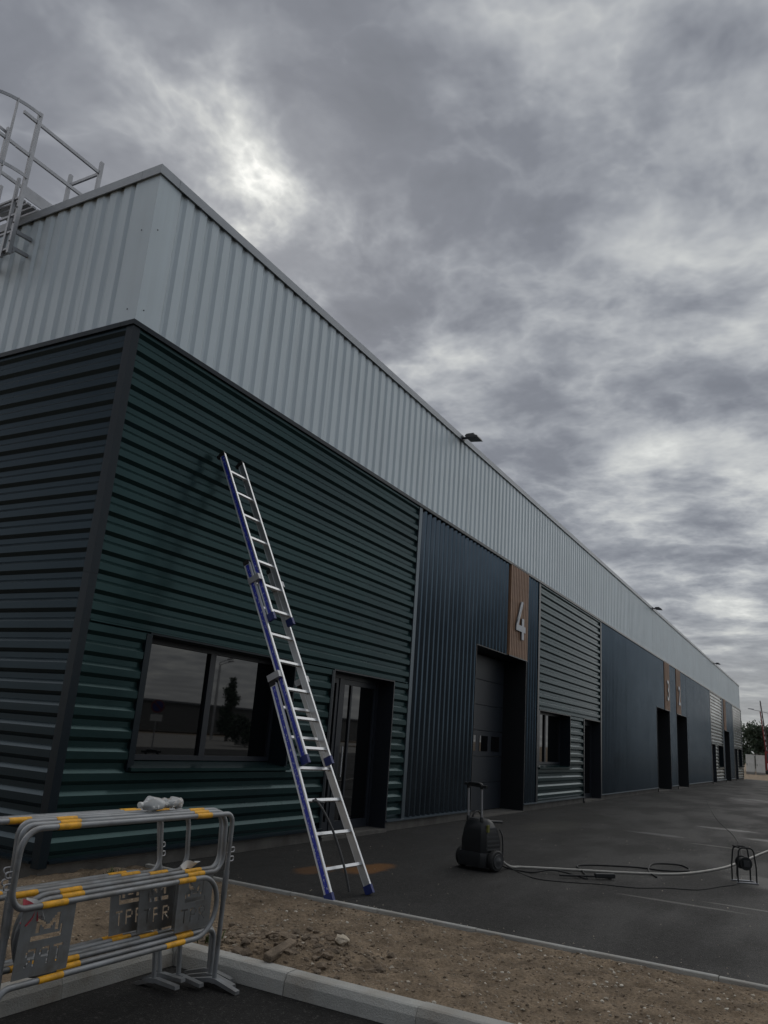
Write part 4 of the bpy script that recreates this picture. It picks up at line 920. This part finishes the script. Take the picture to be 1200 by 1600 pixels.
# ------------------------------------------------------------------ far end: cabinets, trees, lamp, mast
def dirt_bank():
    mb = MB(); nx, ny = 30, 40
    for j in range(ny + 1):
        for i in range(nx + 1):
            x = 79 + 80 * i / nx; y = -45 + 70 * j / ny; e_ = min(1, i / 3) * min(1, j / 3, (ny - j) / 3)
            mb.v.append((x, y, -0.1 + e_ * (0.36 + 0.12 * noise.noise(Vector((x * .2, y * .3, 0))))))
    for j in range(ny):
        for i in range(nx): a = j * (nx + 1) + i; mb.f.append((a, a + 1, a + nx + 2, a + nx + 1))
    return struct(mb.build('gravel_bank', M_soil, None, True))
dirt_bank()
def cabinet(x, y, h, label):
    r = tag(empty('utility_cabinet', (x, y, 0.25)), label, 'cabinet', 'white cabinets beyond the building')
    MB().box(-0.35, 0.35, -0.42, 0.42, 0.0, 0.25).build('plinth', M_conc, r); MB().box(-0.33, 0.33, -0.41, 0.41, 0.25, h).build('housing', M_white_p, r, bevel=0.02)
    MB().prism([(-0.44, 0), (0.44, 0), (0.40, 0.08), (-0.40, 0.08)], lambda a, b, t: (t, a, h + b), -0.37, 0.37).build('cap', M_white_p, r)
    d_ = MB().box(-0.345, -0.331, -0.37, 0.37, 0.33, h - 0.1).build('cabinet_door', M_white_p, r); MB().box(-0.37, -0.346, 0.28, 0.32, 0.9, 1.1).build('handle', M_black, d_)
cabinet(90, 0.42, 1.95, 'left of two pale utility cabinets beyond the building end'); cabinet(90, -0.55, 1.95, 'right of two pale utility cabinets beyond the building end')

def tree(name, loc, h, rad, n, m, label, seed, conic=False, trunk_h=0.25, leaf=0.35):
    rnd = random.Random(seed); r = tag(empty(name, loc), label, 'tree')
    tb = MB(); tb.tube([(0, 0, -0.2), (0.05, 0.02, h * 0.3), (0.0, 0.08, h * 0.62), (0.03, 0, h * 0.9)], [h * .03, h * .024, h * .015, h * .004], 8)
    cl = []
    for k in range(16):
        t = trunk_h + (0.97 - trunk_h) * rnd.random(); a = rnd.uniform(0, 6.28)
        rr = rad * ((1 - (t - trunk_h) / (1 - trunk_h)) * 0.95 + 0.05 if conic else math.sin(math.pi * min(1, (t - trunk_h * 0.7) / (1 - trunk_h * 0.7))) ** 0.6) * rnd.uniform(0.5, 1.0)
        e_ = Vector((math.cos(a) * rr, math.sin(a) * rr, h * t + (0 if conic else rnd.uniform(0, 0.06) * h))); tb.tube([(0, 0, h * t * 0.78), e_ * 0.5 + Vector((0, 0, h * t * 0.42)), e_], [h * .01, h * .006, h * .002], 5)
        for q in range(3): cl.append((e_ * rnd.uniform(0.6, 1.0) + Vector((0, 0, h * t * rnd.uniform(0.0, 0.12))), rad * rnd.uniform(0.16, 0.36)))
    tb.build('trunk', M_bark, r, True); mb = MB()
    for k in range(n):
        c, s = rnd.choice(cl); v = Vector((rnd.gauss(0, 1), rnd.gauss(0, 1), rnd.gauss(0, 0.75))) * s * 0.62; p_ = c + v
        if p_.z < h * 0.10: continue
        u = Vector((rnd.gauss(0, 1), rnd.gauss(0, 1), rnd.gauss(0, 1))).normalized(); w = u.orthogonal().normalized(); l = leaf * rnd.uniform(0.5, 1.2)
        mb.quad(p_ - u * l * .5, p_ - w * l * .25, p_ + u * l * .5, p_ + w * l * .25)
    mb.build('crown', m, r)
tree('tree', (104, 4.5, 0.1), 7.4, 3.6, 5200, M_leafd, 'dark green tree just right of the building end', 3, leaf=0.5, trunk_h=0.12)
tree('tree', (112, 1.0, 0.1), 6.2, 3.4, 5200, M_leafd, 'dark bushy tree behind the utility cabinets', 5, leaf=0.5, trunk_h=0.1)
tree('tree', (120, -6.5, 0.1), 6.5, 3.2, 4200, M_leaf, 'lighter green tree at the right edge behind the red mast', 8, leaf=0.5, trunk_h=0.12)
def lamp(loc, h, arm, label, group=None, rz=0.0):
    r = tag(empty('street_lamp', loc, rz), label, 'street lamp', group)
    MB().tube([(0, 0, 0), (0, 0, h * 0.5), (0, 0, h)], [0.085, 0.07, 0.05], 10).build('pole', M_galv, r, True); MB().tube([(0, 0, h - 0.05), (0, arm * 0.5, h + 0.12), (0, arm, h + 0.25)], 0.035, 8).build('lamp_arm', M_galv, r, True)
    MB().prism([(arm - 0.05, h + .22), (arm + 0.62, h + .34), (arm + 0.60, h + .42), (arm, h + .36)], lambda a, b, t: (t, a, b), -0.14, 0.14).build('lamp_head', M_galv, r)
lamp((97, -1.2, 0.1), 7.0, 1.5, 'street lamp with its arm over the trees beyond the cabinets')
def mast():
    r = tag(empty('drilling_rig', (100, -1.05, 0.2), 0), 'red and white rig with dark masts at the right edge behind the cabinets', 'rig')
    for y0, y1, h in ((0.2, 0.85, 8.4), (-0.6, -0.5, 8.6)):
        for dx in (-0.18, 0.18):
            MB().tube([(dx, y0 - 0.12, 0.6), (dx, y1 - 0.03, h)], 0.06, 6).build('mast_rail', M_plast2 if dx < 0 else M_red, r, True); MB().tube([(dx, y0 + 0.12, 0.6), (dx, y1 + 0.03, h * 0.85)], 0.06, 6).build('mast_rail', M_red, r, True)
        br = MB()
        for k in range(12):
            za, zb = 0.8 + k * 0.6, 1.4 + k * 0.6; f = lambda z: y0 + (y1 - y0) * z / h
            br.bar((0.18, f(za) - .1, za), (0.18, f(zb) + .1, zb), 0.05, 0.05); br.bar((-0.18, f(za) + .1, za), (-0.18, f(zb) - .1, zb), 0.05, 0.05)
        br.build('mast_lattice', M_white_p, r)
    MB().box(-0.6, 2.2, -1.4, 0.6, 0.35, 2.6).build('cabin', M_red, r, bevel=0.05); MB().box(-0.62, -0.605, -1.2, 0.4, 1.5, 2.4).build('cabin_window', M_glass, r)
    for y in (-1.3, 0.5): MB().box(-0.9, 2.4, y - 0.22, y + 0.22, -0.15, 0.5).build('track', M_rub, r, bevel=0.12)
    for k in range(5): MB().box(-0.66, -0.61, -1.4 + k * 0.4, -1.2 + k * 0.4, 0.6, 1.3).build('white_panel', M_white_p, r)
mast()
# house roof far behind the trees
hr = tag(empty('house', (128, -2.0, 0.0)), 'far house with dark gabled roof seen above the trees', 'house')
MB().box(-4, 4, -4.5, 4.5, 0, 4.8).build('wall', M_render, hr); MB().prism([(-5, 4.7), (5, 4.7), (0, 8.4)], lambda a, b, t: (t, a, b), -4.4, 4.4).build('roof', M_roof, hr)
for y in (-2.5, 0, 2.5): MB().box(-4.06, -4.01, y - 0.5, y + 0.5, 2.2, 3.6).build('window', M_glass, hr)

# ------------------------------------------------------------------ what the window panes reflect (across the road)
sr = tag(empty('no_parking_sign', (22.55, -20.0, -0.1), R(45)), 'round no-parking sign mirrored in the front window', 'sign')
MB().tube([(0, 0, 0), (0, 0, 2.5)], 0.03, 8).build('post', M_galv, sr, True)
dsk = MB().lathe([(0.31, 0), (0.31, 0.012)], (0, 0.035, 2.2), (0, 1, 0), 32).build('sign_disc', M_red, sr, True); MB().lathe([(0.24, 0), (0.24, 0.003)], (0, 0.048, 2.2), (0, 1, 0), 32).build('sign_face', mat('sign_blue', (0.01, 0.03, 0.2), 0.4), dsk, True)
MB().obox((-0.19, 0.053, 2.36), (0.36, 0, -0.36), (0, 0.003, 0), (0.05, 0, 0.05)).build('sign_bar', M_red, dsk)
MB().box(-0.27, 0.27, 0.035, 0.045, 1.52, 1.82).build('sign_plate', M_white_p, sr)
wr = tag(empty('warehouse', (68, -66, 0)), 'long low dark warehouse mirrored in the windows', 'warehouse')
MB().box(-48, 60, -8, 0, 0, 3.5).build('wall', M_wall2, wr); MB().box(-48.5, 60.5, -8.5, 0.5, 3.5, 3.75).build('roof', M_roof, wr)
for k in range(6): MB().box(-40 + k * 14, -36 + k * 14, 0.001, 0.05, 0, 3.0).build('door', M_wall2, wr)
tree('conifer', (57, -44, -0.1), 6.0, 1.25, 3000, M_leafd, 'dark conifer mirrored in the right window pane', 11, True, 0.16, 0.4)
tree('tree', (46, -33, -0.1), 2.1, 1.7, 1800, M_leafd, 'low bush mirrored in the lower window panes', 12, False, 0.05, 0.35)
lamp((53.5, -43, -0.1), 7.2, 1.0, 'first lamp post mirrored in the right window pane', 'lamp posts across the road'); lamp((56.0, -45, -0.1), 7.2, 1.0, 'second lamp post mirrored in the right window pane', 'lamp posts across the road')
kx = tag(empty('kiosk', (46.5, -33, -0.1)), 'grey kiosk mirrored low in the right window pane', 'kiosk'); MB().box(-0.9, 0.9, -0.8, 0.8, 0, 1.7).build('housing', M_render, kx, bevel=0.03); MB().box(-1, 1, -0.9, 0.9, 1.7, 1.8).build('roof', M_roof, kx)
struct(MB().quad((-10, -60, -0.2), (140, -60, -0.2), (140, -28, -0.2), (-10, -28, -0.2)).build('gravel_yard', M_conc))

dark_unit = tag(empty('added_dark_unit', (-23, 4, -0.15)), 'tall dark unit added unseen behind the viewpoint to darken the ribbed cladding', 'building')  # unseen block added behind the camera; darkens what the cladding ribs reflect
MB().box(-20, 0, -60, -10, 0, 13).build('wall', M_wall2, dark_unit); MB().box(-20.2, 0.2, -60.2, -9.8, 13, 13.3).build('roof_edge', M_frame, dark_unit)
for k in range(3): MB().box(0.002, 0.06, -52 + k * 15, -48 + k * 15, 0, 4).build('door', M_frame, dark_unit)
